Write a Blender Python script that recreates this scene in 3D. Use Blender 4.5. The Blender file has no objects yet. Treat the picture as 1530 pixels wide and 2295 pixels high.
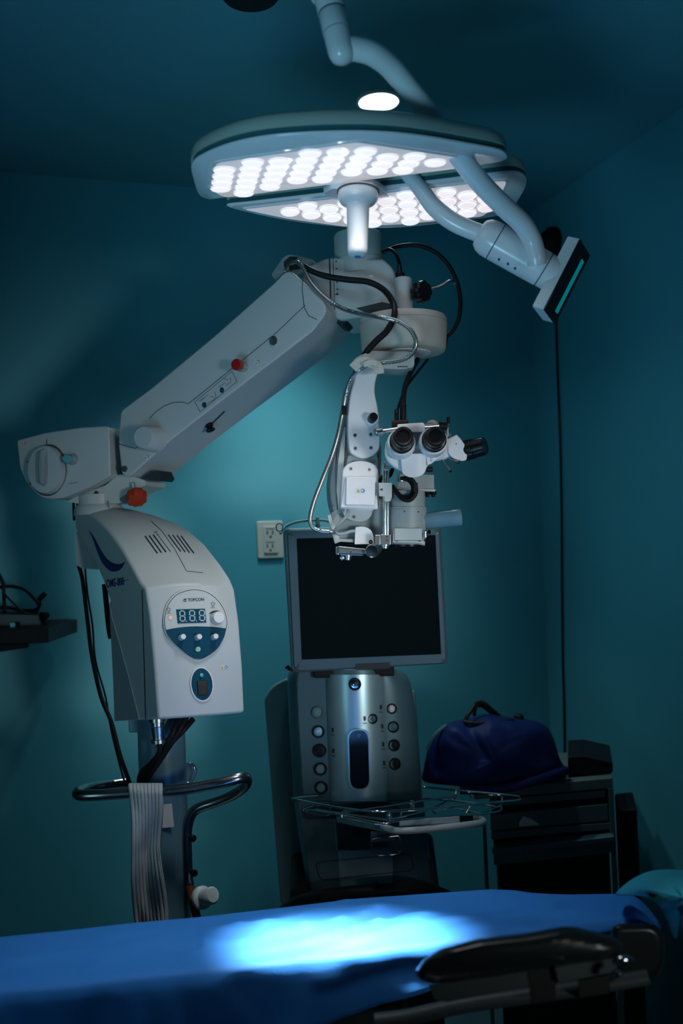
import bpy, bmesh, math, random
from mathutils import Vector as V, Matrix, noise
from mathutils.bvhtree import BVHTree
random.seed(7)
sc = bpy.context.scene
COL = sc.collection
R = math.radians

# ---------------------------------------------------------------- camera
FPX, CX, CY = 2050.0, 765.0, 1147.5
YAW, PITCH, ROLL = R(18), R(1.5), R(2.2)
CAM = V((0, 0, 1.45))
F_ = V((math.sin(YAW), math.cos(YAW), 0))          # level forward
R_ = V((math.cos(YAW), -math.sin(YAW), 0))         # level right
Z_ = V((0, 0, 1))
fw = F_ * math.cos(PITCH) + Z_ * math.sin(PITCH)
up0 = Z_ * math.cos(PITCH) - F_ * math.sin(PITCH)
up = up0 * math.cos(ROLL) + R_ * math.sin(ROLL)
rt = R_ * math.cos(ROLL) - up0 * math.sin(ROLL)
cam = bpy.data.cameras.new('camera')
cam.lens = FPX / 2295 * 36.0
cam.sensor_width = 36.0
cam.clip_start = 0.02
cam.dof.use_dof = True
cam.dof.focus_distance = 1.82
cam.dof.aperture_fstop = 2.6
co = bpy.data.objects.new('camera', cam)
COL.objects.link(co)
co.matrix_world = Matrix(((rt.x, up.x, -fw.x, CAM.x), (rt.y, up.y, -fw.y, CAM.y), (rt.z, up.z, -fw.z, CAM.z), (0, 0, 0, 1)))
sc.camera = co

def ray(px, py):
    return fw + rt * ((px - CX) / FPX) - up * ((py - CY) / FPX)
def P(px, py, d):
    r = ray(px, py)
    return CAM + r * (d / r.dot(F_))
def hit(px, py, pt, n):
    r = ray(px, py)
    return CAM + r * ((pt - CAM).dot(n) / r.dot(n))
def fr(d):                                          # a surface facing the room's front
    return lambda px, py, off=0.0: P(px, py, d - off)
def pl(px, py, d, yaw=0.0, tilt=0.0):               # a plane turned by yaw (to the right) and tilt (upwards)
    a, t = R(yaw), R(tilt)
    n = (-F_ * math.cos(a) + R_ * math.sin(a)) * math.cos(t) + Z_ * math.sin(t)
    o = P(px, py, d)
    f = lambda px, py, off=0.0: hit(px, py, o, n) + n * off
    f.n = n
    return f
def pln(o, n):
    n = n.normalized()
    f = lambda px, py, off=0.0: hit(px, py, o, n) + n * off
    f.n = n
    return f
def onmesh(ob):                                     # a surface that follows an object already built
    bm = bmesh.new(); bm.from_mesh(ob.data)
    t = BVHTree.FromBMesh(bm); bm.free()
    def f(px, py, off=0.0):
        r = ray(px, py).normalized()
        h, n, i, dd = t.ray_cast(CAM, r)
        if h is None:
            h, n, i, dd = t.find_nearest(P(px, py, 1.9))
        if n.dot(r) > 0: n = -n
        return h + n * off
    return f

# ---------------------------------------------------------------- materials
def mat(name, col, rough=0.45, metal=0.0, spec=0.5, var=0.0, scale=8.0, bump=0.0, bscale=60.0, emit=None, estr=0.0,
        trans=0.0, alpha=1.0, coat=0.0, sheen=0.0, ior=1.45):
    m = bpy.data.materials.new(name); m.use_nodes = True
    nt = m.node_tree; b = nt.nodes['Principled BSDF']
    def s(k, v):
        if k in b.inputs: b.inputs[k].default_value = v
    s('Base Color', (*col, 1)); s('Roughness', rough); s('Metallic', metal); s('Specular IOR Level', spec)
    s('Transmission Weight', trans); s('Alpha', alpha); s('Coat Weight', coat); s('Sheen Weight', sheen); s('IOR', ior)
    if emit: s('Emission Color', (*emit, 1)); s('Emission Strength', estr)
    tc = nt.nodes.new('ShaderNodeTexCoord')
    n = nt.nodes.new('ShaderNodeTexNoise'); n.inputs['Scale'].default_value = scale; n.inputs['Detail'].default_value = 4
    nt.links.new(tc.outputs['Object'], n.inputs['Vector'])
    mr = nt.nodes.new('ShaderNodeMapRange'); mr.inputs['To Min'].default_value = max(0.02, rough - 0.06); mr.inputs['To Max'].default_value = min(1, rough + 0.06)
    nt.links.new(n.outputs['Fac'], mr.inputs['Value']); nt.links.new(mr.outputs['Result'], b.inputs['Roughness'])
    if var:
        mx = nt.nodes.new('ShaderNodeMix'); mx.data_type = 'RGBA'
        mx.inputs[6].default_value = (*[c * (1 - var) for c in col], 1)
        mx.inputs[7].default_value = (*[min(1, c * (1 + var)) for c in col], 1)
        nt.links.new(n.outputs['Fac'], mx.inputs[0]); nt.links.new(mx.outputs[2], b.inputs['Base Color'])
    if bump:
        n2 = nt.nodes.new('ShaderNodeTexNoise'); n2.inputs['Scale'].default_value = bscale; n2.inputs['Detail'].default_value = 3
        nt.links.new(tc.outputs['Object'], n2.inputs['Vector'])
        bp = nt.nodes.new('ShaderNodeBump'); bp.inputs['Strength'].default_value = bump; bp.inputs['Distance'].default_value = 0.002
        nt.links.new(n2.outputs['Fac'], bp.inputs['Height']); nt.links.new(bp.outputs['Normal'], b.inputs['Normal'])
    return m
M = {}
M['wall'] = mat('teal wall paint', (0.085, 0.41, 0.50), 0.5, var=0.05, scale=1.5, bump=0.06, bscale=35)
M['ceiling'] = mat('ceiling paint', (0.10, 0.36, 0.43), 0.7, var=0.05, scale=1.2)
M['floor'] = mat('vinyl floor', (0.03, 0.08, 0.10), 0.4, var=0.1, scale=3)
M['ivory'] = mat('ivory plastic', (0.48, 0.54, 0.55), 0.42, var=0.03, bump=0.03, bscale=300)
M['white'] = mat('white enamel', (0.78, 0.80, 0.84), 0.28, var=0.02)
M['lampwhite'] = mat('lamp white lacquer', (0.74, 0.80, 0.85), 0.25, var=0.02, coat=0.3)
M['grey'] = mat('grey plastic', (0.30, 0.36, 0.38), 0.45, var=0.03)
M['beige'] = mat('beige plastic', (0.55, 0.52, 0.47), 0.45, var=0.03)
M['black'] = mat('black rubber', (0.010, 0.011, 0.013), 0.5, spec=0.2, var=0.1)
M['gloss'] = mat('black gloss plastic', (0.008, 0.009, 0.011), 0.22, spec=0.3, var=0.1)
M['seam'] = mat('dark seam', (0.04, 0.06, 0.065), 0.7)
M['steel'] = mat('brushed steel', (0.55, 0.60, 0.62), 0.28, 1.0, var=0.05, scale=40)
M['chrome'] = mat('chrome', (0.75, 0.78, 0.80), 0.12, 1.0)
M['darksteel'] = mat('dull steel tube', (0.30, 0.32, 0.33), 0.25, 1.0, var=0.1, scale=20)
M['red'] = mat('red plastic', (0.36, 0.008, 0.006), 0.35)
M['orange'] = mat('orange plastic', (0.42, 0.04, 0.010), 0.4, var=0.15, scale=60)
M['cyan'] = mat('cyan button', (0.10, 0.45, 0.50), 0.3)
M['tealpanel'] = mat('dark teal panel', (0.006, 0.07, 0.12), 0.5, spec=0.05, var=0.2, scale=40)
M['navy'] = mat('navy print', (0.01, 0.03, 0.16), 0.5)
M['ink'] = mat('black print', (0.02, 0.03, 0.04), 0.6)
M['segment'] = mat('grey display segment', (0.42, 0.58, 0.62), 0.5)
M['amber'] = mat('amber lens', (0.65, 0.16, 0.01), 0.25, emit=(1, .25, 0.02), estr=0.05)
M['green'] = mat('green button', (0.05, 0.55, 0.20), 0.35, emit=(.05, .6, .2), estr=0.1)
M['yellow'] = mat('yellow print', (0.65, 0.50, 0.05), 0.5)
M['blueprint'] = mat('blue print', (0.02, 0.22, 0.50), 0.5)
M['paper'] = mat('white paper', (0.70, 0.72, 0.72), 0.7, var=0.04)
M['lens'] = mat('lit lens', (0.9, 0.9, 0.92), 0.2, emit=(1.0, 0.93, 0.97), estr=0.8)
M['lenscore'] = mat('lens rim', (0.75, 0.75, 0.78), 0.2, emit=(1.0, 0.93, 0.97), estr=0.4)
M['panel'] = mat('light panel cover', (0.62, 0.62, 0.66), 0.25, emit=(1, .95, .98), estr=0.3)
M['shell'] = mat('grey green shell', (0.42, 0.52, 0.49), 0.22, coat=0.3)
M['groove'] = mat('dark teal groove', (0.03, 0.13, 0.15), 0.4)
M['olive'] = mat('olive grey side', (0.10, 0.115, 0.10), 0.5)
M['downlight'] = mat('lit diffuser', (0.9, 0.95, 0.95), 0.4, emit=(0.92, 1.0, 1.0), estr=5.0)
M['display'] = mat('teal display strip', (0.01, 0.25, 0.28), 0.3, emit=(0.0, 0.32, 0.36), estr=0.35)
M['screen'] = mat('screen glass off', (0.006, 0.011, 0.013), 0.05, spec=0.2)
M['silver'] = mat('silver lacquer', (0.42, 0.62, 0.68), 0.33, 0.65, var=0.03)
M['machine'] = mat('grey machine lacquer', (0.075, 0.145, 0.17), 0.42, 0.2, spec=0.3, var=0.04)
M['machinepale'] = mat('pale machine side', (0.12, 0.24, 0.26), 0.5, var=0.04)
M['bezel'] = mat('slate bezel', (0.085, 0.15, 0.19), 0.36, 0.2, var=0.03)
M['drape'] = mat('blue surgical drape', (0.028, 0.21, 0.66), 0.65, spec=0.25, var=0.10, scale=7, bump=0.15, bscale=260)
M['tealcloth'] = mat('teal cotton', (0.02, 0.33, 0.46), 0.8, var=0.08, scale=9, bump=0.3, bscale=500)
M['towel'] = mat('grey ribbed towel', (0.34, 0.40, 0.42), 0.95, var=0.12, scale=40, bump=0.35, bscale=500)
M['cloth'] = mat('off white tape', (0.62, 0.60, 0.55), 0.8, var=0.05, bump=0.2, bscale=200)
M['bag'] = mat('navy nylon', (0.003, 0.014, 0.085), 0.6, spec=.2, var=0.15, scale=12, bump=0.2, bscale=300)
M['bagtrim'] = mat('bag trim', (0.02, 0.10, 0.12), 0.6)
M['cart'] = mat('grey green cart steel', (0.10, 0.145, 0.14), 0.5, var=0.08)
M['cartdark'] = mat('dark cart steel', (0.012, 0.014, 0.014), 0.65, spec=.2, var=0.1)
M['pad'] = mat('black vinyl pad', (0.008, 0.012, 0.013), 0.3, spec=0.3, var=0.1)
M['rail'] = mat('slate rail steel', (0.03, 0.045, 0.05), 0.5, spec=.3)
M['outlet'] = mat('outlet plastic', (0.60, 0.62, 0.55), 0.4)
M['rope'] = mat('brown rope', (0.22, 0.10, 0.04), 0.9, var=0.3, scale=60, bump=0.8, bscale=200)
M['pole'] = mat('column paint', (0.10, 0.22, 0.28), 0.32, var=0.05)
M['acrylic'] = mat('frosted blue acrylic', (0.25, 0.48, 0.62), 0.25, trans=0.55, var=0.1, scale=20)
M['brown'] = mat('brown black housing', (0.035, 0.025, 0.022), 0.5)
M['glass'] = mat('coated lens glass', (0.01, 0.012, 0.02), 0.05, spec=0.8, coat=1.0)
M['hose'] = mat('flexible metal hose', (0.50, 0.54, 0.55), 0.28, 0.9)

# ---------------------------------------------------------------- mesh builder
def cr(pts, n=6, closed=False):                     # Catmull-Rom through points (tuples or vectors)
    p = [V(q) for q in pts]; out = []
    m = len(p); rng = range(m) if closed else range(m - 1)
    for i in rng:
        if closed: a, b, c, d = p[(i - 1) % m], p[i], p[(i + 1) % m], p[(i + 2) % m]
        else: a, b, c, d = p[max(i - 1, 0)], p[i], p[i + 1], p[min(i + 2, m - 1)]
        for k in range(n):
            t = k / n
            out.append(0.5 * ((2 * b) + (c - a) * t + (2 * a - 5 * b + 4 * c - d) * t * t + (3 * b - a - 3 * c + d) * t ** 3))
    if not closed: out.append(p[-1])
    return out
def sm(pts, n=4): return [(q.x, q.y) for q in cr(pts, n, True)]
def ell(cx, cy, rx, ry, n=28, rot=0):
    c, s = math.cos(R(rot)), math.sin(R(rot))
    return [(cx + rx * math.cos(2 * math.pi * i / n) * c - ry * math.sin(2 * math.pi * i / n) * s,
             cy + rx * math.cos(2 * math.pi * i / n) * s + ry * math.sin(2 * math.pi * i / n) * c) for i in range(n)]
def rnd(pts, r, n=5):                               # round the corners of a polygon
    out = []; m = len(pts)
    for i in range(m):
        a, b, c = V(pts[i - 1]), V(pts[i]), V(pts[(i + 1) % m])
        rr = r[i] if isinstance(r, (list, tuple)) else r
        d1, d2 = a - b, c - b
        k = min(rr, d1.length * .48, d2.length * .48)
        if k <= 0.01: out.append(tuple(b)); continue
        s, e = b + d1.normalized() * k, b + d2.normalized() * k
        for j in range(n + 1):
            t = j / n
            q = s * (1 - t) ** 2 + b * 2 * t * (1 - t) + e * t * t
            out.append((q.x, q.y))
    return out
def rect(x0, y0, x1, y1, r=0, n=4):
    p = [(x0, y0), (x1, y0), (x1, y1), (x0, y1)]
    return rnd(p, r, n) if r else p
class Stripe(list): pass
def stripe(p, w):                                   # a thin polygon along an open px polyline
    L, Rr = [], []
    q = [V(p[0])]
    for a in p[1:]:
        a = V(a); d = (a - q[-1]).length; k = max(1, int(d / 5)); b = q[-1].copy()
        q += [b.lerp(a, (j + 1) / k) for j in range(k)]
    for i in range(len(q)):
        t = (q[min(i + 1, len(q) - 1)] - q[max(i - 1, 0)]).normalized()
        nn = V((-t.y, t.x)) * w / 2
        L.append(tuple(q[i] + nn)); Rr.append(tuple(q[i] - nn))
    return Stripe(L + Rr[::-1])

class MB:
    def __init__(s): s.v = []; s.f = []; s.m = []
    def add(s, vs, fs, m=0):
        o = len(s.v); s.v += [V(a) for a in vs]
        for f in fs: s.f.append([o + i for i in f]); s.m.append(m)
        return s
    def slab(s, a, b, m=0):                         # two matching outlines joined into a solid
        n = len(a)
        fs = [list(range(n)), list(range(2 * n - 1, n - 1, -1))]
        fs += [[i, (i + 1) % n, n + (i + 1) % n, n + i] for i in range(n)]
        return s.add(list(a) + list(b), fs, m)
    def prism(s, S, pts, t, m=0, off=0.0):
        return s.slab([S(x, y, off) for x, y in pts], [S(x, y, off - t) for x, y in pts], m)
    def thick(s, pts, vec, m=0): return s.slab(pts, [p + vec for p in pts], m)
    def flat(s, S, pts, m=0, off=0.0008):
        if isinstance(pts, Stripe):
            n = len(pts)
            return s.add([S(x, y, off) for x, y in pts], [[i, i + 1, n - 2 - i, n - 1 - i] for i in range(n // 2 - 1)], m)
        return s.add([S(x, y, off) for x, y in pts], [list(range(len(pts)))], m)
    def rings(s, rs, m=0, cap=True, closed=False):
        n = len(rs[0]); k = len(rs); fs = []
        for i in range(k if closed else k - 1):
            j = (i + 1) % k
            fs += [[i * n + a, i * n + (a + 1) % n, j * n + (a + 1) % n, j * n + a] for a in range(n)]
        if cap and not closed: fs += [list(range(n)), list(range(k * n - 1, (k - 1) * n - 1, -1))]
        return s.add([q for r in rs for q in r], fs, m)
    def tube(s, pts, r, n=12, sub=6, m=0, closed=False, rib=None):
        p = cr(pts, sub, closed)
        if rib:                                     # resample and corrugate
            L = [0]
            for i in range(1, len(p)): L.append(L[-1] + (p[i] - p[i - 1]).length)
            k = max(4, int(L[-1] / rib)); q = []; j = 0
            for i in range(k + 1):
                t = L[-1] * i / k
                while j < len(L) - 2 and L[j + 1] < t: j += 1
                q.append(p[j].lerp(p[j + 1], (t - L[j]) / max(1e-9, L[j + 1] - L[j])))
            p = q
        k = len(p); rs = []
        nrm = None
        for i in range(k):
            t = ((p[(i + 1) % k] - p[i - 1]) if closed else (p[min(i + 1, k - 1)] - p[max(i - 1, 0)])).normalized()
            if nrm is None:
                a = V((0, 0, 1)) if abs(t.z) < .9 else V((1, 0, 0)); nrm = t.cross(a).normalized()
            nrm = (nrm - t * nrm.dot(t)).normalized(); bn = t.cross(nrm)
            rr = r(i / max(1, k - 1)) if callable(r) else r
            if rib and i % 2: rr *= 0.78
            rs.append([p[i] + (nrm * math.cos(2 * math.pi * a / n) + bn * math.sin(2 * math.pi * a / n)) * rr for a in range(n)])
        return s.rings(rs, m, True, closed)
    def lathe(s, p0, ax, prof, n=32, m=0):          # profile of (distance along axis, radius)
        ax = ax.normalized(); a = V((0, 0, 1)) if abs(ax.z) < .9 else V((1, 0, 0))
        u = ax.cross(a).normalized(); w = ax.cross(u)
        rs = [[p0 + ax * t + (u * math.cos(2 * math.pi * i / n) + w * math.sin(2 * math.pi * i / n)) * max(r, 1e-5) for i in range(n)] for t, r in prof]
        return s.rings(rs, m)
    def box(s, c, x, y, z, m=0):                    # centre and three half-vectors
        a = [c - x - y - z, c + x - y - z, c + x + y - z, c - x + y - z]
        return s.slab(a, [q + z * 2 for q in a], m)
    def build(s, name, mats, parent=None, bevel=0, seg=2, ang=38, sub=0, weld=False):
        me = bpy.data.meshes.new(name)
        me.from_pydata([tuple(q) for q in s.v], [], s.f)
        for m in (mats if isinstance(mats, (list, tuple)) else [mats]):
            me.materials.append(M[m] if isinstance(m, str) else m)
        for p, mi in zip(me.polygons, s.m): p.material_index = mi; p.use_smooth = True
        bm = bmesh.new(); bm.from_mesh(me)
        if weld: bmesh.ops.remove_doubles(bm, verts=bm.verts, dist=1e-5)
        bmesh.ops.recalc_face_normals(bm, faces=bm.faces); bm.to_mesh(me); bm.free()
        me.set_sharp_from_angle(angle=R(ang))
        o = bpy.data.objects.new(name, me); COL.objects.link(o)
        if parent:
            o.parent = parent
            if parent.type == 'EMPTY': o.matrix_parent_inverse = Matrix.Translation(-parent.location)
        if bevel:
            b = o.modifiers.new('edge', 'BEVEL'); b.width = bevel; b.segments = seg; b.limit_method = 'ANGLE'; b.angle_limit = R(40); b.harden_normals = True
        if sub:
            q = o.modifiers.new('smooth', 'SUBSURF'); q.levels = sub; q.render_levels = sub
        return o

def thing(name, label, cat, loc=(0, 0, 0), group=None):
    o = bpy.data.objects.new(name, None); COL.objects.link(o); o.location = V(loc); o.empty_display_size = .05
    o['label'] = label; o['category'] = cat
    if group: o['group'] = group
    return o
def tag(o, label, cat, group=None):
    o['label'] = label; o['category'] = cat
    if group: o['group'] = group
    return o
def pr(name, S, pts, t, mats, parent=None, bevel=0, off=0.0, seg=2, **k):
    return MB().prism(S, pts, t, 0, off).build(name, mats, parent, bevel, seg, **k)
def fl(name, S, pts, mats, parent=None, off=0.0008):
    return MB().flat(S, pts, 0, off).build(name, mats, parent)
def tb(name, pts, r, mats, parent=None, **k):
    return MB().tube(pts, r, **k).build(name, mats, parent)
def px3(pts): return [P(*q) for q in pts]
def screw(name, S, x, y, r, mats, parent, h=0.002):
    mb = MB().prism(S, ell(x, y, r, r, 20), h, 0, h)
    mb.prism(S, ell(x, y, r * .52, r * .52, 6), .0004, 1, h + .0003)
    return mb.build(name, mats, parent, .0004, 1)
def letters(text, x, y, size, S, ang=0.0, shear=0.0, sx=1.0, off=0.001, bold=0.0):   # printed writing: outlines laid on a surface, px units
    c = bpy.data.curves.new('t', 'FONT'); c.body = text; c.size = size; c.shear = shear; c.offset = bold * size; c.resolution_u = 3
    o = bpy.data.objects.new('t', c); COL.objects.link(o)
    bpy.context.view_layer.update()
    me = o.evaluated_get(bpy.context.evaluated_depsgraph_get()).to_mesh()
    ca, sa = math.cos(R(ang)), math.sin(R(ang)); vs = []
    for v in me.vertices:
        a, b = v.co.x * sx, v.co.y
        vs.append(S(x + a * ca + b * sa, y + a * sa - b * ca, off))
    fs = [list(p.vertices) for p in me.polygons]
    bpy.data.objects.remove(o); bpy.data.curves.remove(c)
    return vs, fs
def sticker(S, x, y, w, h, parent, ang=0.0):        # white label with a warning triangle and a blue round mark
    ca, sa = math.cos(R(ang)), math.sin(R(ang))
    T = lambda pts: [(x + a * w * ca - b * h * sa, y + a * w * sa + b * h * ca) for a, b in pts]
    mb = MB().flat(S, T([(-.5, -.5), (.5, -.5), (.5, .5), (-.5, .5)]), 0, .0008)
    mb.flat(S, T([(-.26, -.42), (-.04, .36), (-.48, .36)]), 1, .0013)
    mb.flat(S, T([(-.285, -.15), (-.235, -.15), (-.25, .2), (-.27, .2)]), 3, .0017)
    mb.flat(S, T([(.24 + .22 * math.cos(k * .4), .40 * math.sin(k * .4)) for k in range(16)]), 2, .0013)
    mb.flat(S, T([(.20 + .12 * math.cos(k * .4), .02 + .22 * math.sin(k * .4)) for k in range(16)]), 0, .0017)
    o = mb.build('warning_label', ['paper', 'yellow', 'blueprint', 'ink'], parent)
    o['label'] = 'small white label with yellow triangle and blue round mark'
    return o
# ---------------------------------------------------------------- the room
yb = P(603, 1210, 2.85).y
BW = (V((0, yb, 0)), V((0, -1, 0)))
xr = hit(1213, 1200, *BW).x
zc = hit(1198, 482, *BW).z
def struct(o): o['kind'] = 'structure'; return o
XL = -3.2
def quadslab(name, a, b, c, d, t, m):
    return struct(MB().thick([V(a), V(b), V(c), V(d)], V(t)).build(name, m))
quadslab('floor', (XL, -2, 0), (xr, -2, 0), (xr, yb, 0), (XL, yb, 0), (0, 0, -.1), 'floor')
quadslab('ceiling', (XL, -2, zc), (xr, -2, zc), (xr, yb, zc), (XL, yb, zc), (0, 0, .1), 'ceiling')
quadslab('wall_back', (XL, yb, 0), (xr, yb, 0), (xr, yb, zc), (XL, yb, zc), (0, .1, 0), 'wall')
quadslab('wall_right', (xr, -2, 0), (xr, yb, 0), (xr, yb, zc), (xr, -2, zc), (.1, 0, 0), 'wall')
RW = (V((xr, 0, 0)), V((-1, 0, 0)))
SB = pln(V((0, yb, 0)), V((0, -1, 0)))
SR = pln(V((xr, 0, 0)), V((-1, 0, 0)))
SC = pln(V((0, 0, zc)), V((0, 0, -1)))

# ceiling downlight
c = SC(848, 224); rr = (SC(893, 223) - SC(803, 226)).length / 2
dl = thing('downlight', 'lit round white downlight in the dark ceiling', 'ceiling light', c)
MB().lathe(c + V((0, 0, -.004)), V((0, 0, -1)), [(-.004, rr * 1.12), (0.001, rr * 1.12), (0.003, rr * 1.06), (0.003, rr), (-.004, rr)], 40).build('trim_ring', 'lampwhite', dl)
MB().lathe(c + V((0, 0, -.002)), V((0, 0, -1)), [(-.002, rr), (.002, rr), (.0035, rr * .8), (.004, 0.001)], 40).build('diffuser', 'downlight', dl)
# dark fitting cut by the top edge of the frame
c = SC(560, -33)
tag(MB().lathe(c, V((0, 0, -1)), [(0, .062), (.012, .062), (.022, .055), (.024, .01)], 32).build('ceiling_fitting', 'black'),
    'dark round fitting on the ceiling, far left of the lamp mast', 'ceiling fitting')

# outlet on the back wall
c = SB(603, 1209)
ol = thing('wall_outlet', 'white double power outlet on the teal wall behind the monitor', 'power outlet', c)
pr('cover_plate', SB, rnd([(574, 1169), (632, 1167), (635, 1250), (577, 1252)], 4), .006, 'outlet', ol, .0025, off=.0065)
pr('socket_block', SB, rnd([(588, 1180), (620, 1179), (622, 1239), (590, 1240)], 3), .003, 'outlet', ol, .001, off=.0095)
for yy in (1195, 1225):
    mb = MB()
    for dx in (-7, 5): mb.prism(SB, rect(604 + dx - 1.2, yy - 6, 604 + dx + 1.8, yy + 3), .0005, 0, .0100)
    mb.prism(SB, ell(604.5, yy + 8, 2.6, 2.6, 12), .0005, 0, .0100)
    mb.prism(SB, stripe([(594, yy - 10), (614, yy - 10)], 1.2), .0005, 0, .0100)
    mb.build('socket_holes', 'seam', ol)

# dark wall fitting and its cord on the right wall
pf = SR(1240, 545)
wf = thing('wall_fitting', 'small dark round fitting high on the right wall behind the lamp arm', 'wall fitting', pf)
MB().lathe(pf, V((-1, 0, 0)), [(0, .052), (.02, .05), (.035, .035), (.045, .03), (.047, .01)], 28).build('body', 'black', wf)
MB().lathe(pf + V((-.045, 0, -.01)), V((-1, 0, -.4)), [(0, .018), (.03, .02), (.032, .012)], 20).build('snout', 'gloss', wf)
cp = [SR(x, y, .006) for x, y in [(1247, 575), (1249, 720), (1253, 850), (1258, 980), (1261, 1120), (1262, 1250), (1263, 1380), (1264, 1480), (1267, 1580), (1268, 1680), (1269, 1760)]]
tag(tb('hanging_cable', cp, .0035, 'black'), 'thin dark cord hanging straight down the right wall', 'cable')

# ---------------------------------------------------------------- wall shelf with clutter, far left
yS = yb
S_ = fr(2.36)
sh = thing('wall_shelf', 'black wall shelf holding tangled cords by the left wall edge', 'shelf', P(20, 1440, 2.45))
a = P(108, 1425, 2.36)
def shelfbox(x0, x1, y0, y1, d, back, name, m, parent, bev=.003):
    A = [P(x0, y0[0], d), P(x1, y0[1], d), P(x1, y1[1], d), P(x0, y1[0], d)]
    return MB().thick(A, F_ * back).build(name, m, parent, bev)
shelfbox(-160, 108, (1412, 1408), (1449, 1441), 2.36, .26, 'shelf_board', 'black', sh)
shelfbox(-120, 60, (1449, 1443), (1480, 1452), 2.5, .02, 'bracket', 'black', sh, .002)
bx = P(20, 1400, 2.42)
tag(MB().slab([P(-60, 1372, 2.42), P(88, 1376, 2.42), P(95, 1409, 2.42), P(-60, 1412, 2.42)], [P(-60, 1368, 2.55), P(100, 1371, 2.55), P(100, 1405, 2.55), P(-60, 1408, 2.55)]).build('power_adapter', 'gloss', None, .004),
    'flat black electronic unit lying on the wall shelf', 'electronic unit')
tag(MB().slab([P(22, 1396, 2.40), P(34, 1396, 2.40), P(34, 1408.5, 2.40), P(22, 1409, 2.40)], [P(22, 1396, 2.418), P(34, 1396, 2.418), P(34, 1408.5, 2.418), P(22, 1409, 2.418)]).build('plug', 'cyan', None, .001),
    'small pale blue plug at the front edge of the wall shelf', 'plug')
tag(tb('coiled_cable', px3([(-30, 1322, 2.51), (20, 1314, 2.52), (55, 1322, 2.52), (82, 1348, 2.52), (86, 1360, 2.52), (78, 1367, 2.52), (50, 1368, 2.52), (20, 1362, 2.52), (-5, 1362, 2.52), (-40, 1364, 2.52)]), .0045, 'black'),
    'black cable looping above the wall shelf with its end sagging', 'cable')
cb = tb('upright_cable', px3([(-10, 1275, 2.49), (6, 1305, 2.49), (9, 1340, 2.49), (10, 1371, 2.48)]), .005, 'black')
tag(cb, 'short dark cable running up from the wall shelf at the photo edge', 'cable')
cb = thing('jack_cable', 'thin cable with a black plug end sticking up right above the wall shelf', 'cable', P(50, 1376, 2.47))
tb('wire', px3([(5, 1326, 2.45), (30, 1352, 2.45), (55, 1373, 2.45), (78, 1376, 2.46), (90, 1356, 2.46), (88, 1345, 2.46)]), .003, 'black', cb)
tb('plug_end', px3([(87, 1345, 2.46), (95, 1336, 2.46), (102, 1330, 2.46)]), .007, 'black', cb)
tag(MB().slab([P(88, 1372, 2.44), P(111, 1374, 2.44), P(112, 1381, 2.44), P(96, 1397, 2.44)], [P(88, 1370, 2.56), P(111, 1372, 2.56), P(111, 1380, 2.56), P(96, 1397, 2.56)]).build('cable_bundle', 'black', None, .004),
    'black angled bundle end overhanging the right end of the wall shelf', 'cable bundle')
# ---------------------------------------------------------------- surgical lamp
lampbase = P(735, -10, 1.34)
lamp = thing('surgical_lamp', 'large white LED surgical lamp in two lit halves on a bent arm', 'surgical lamp', (lampbase.x, lampbase.y, zc))
oA = P(770, 408, 1.57)
SA = pln(oA, F_ * math.tan(R(6.5)) - Z_)
SBk = pln(P(800, 430, 1.61) + Z_ * .004, -F_ * math.tan(R(3.5)) - Z_)
A_out = sm([(430, 371), (434, 405), (446, 438), (462, 447), (480, 446), (600, 430), (730, 413), (900, 391), (1060, 372), (1126, 362), (1135, 352), (1120, 340), (1060, 328), (960, 311), (880, 302), (800, 299), (700, 301), (600, 309), (520, 325), (458, 349)], 4)
B_out = sm([(508, 463), (560, 478), (650, 496), (760, 509), (850, 512), (950, 506), (1080, 490), (1142, 478), (1160, 452), (1178, 418), (1176, 397), (1150, 388), (1090, 393), (900, 417), (720, 437), (560, 456)], 4)
A_pan = rnd([(478, 361), (800, 313), (1034, 349), (1048, 371), (500, 440), (472, 425)], 14)
B_pan = rnd([(540, 466), (640, 487), (770, 505), (900, 500), (1084, 482), (1114, 455), (1140, 401), (1100, 403), (880, 427), (700, 447)], 10)
def scaled(pts, k, S, off):
    w = [S(x, y, off) for x, y in pts]; c = sum(w, V((0, 0, 0))) / len(w)
    return [c + (q - c) * k for q in w]
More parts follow.
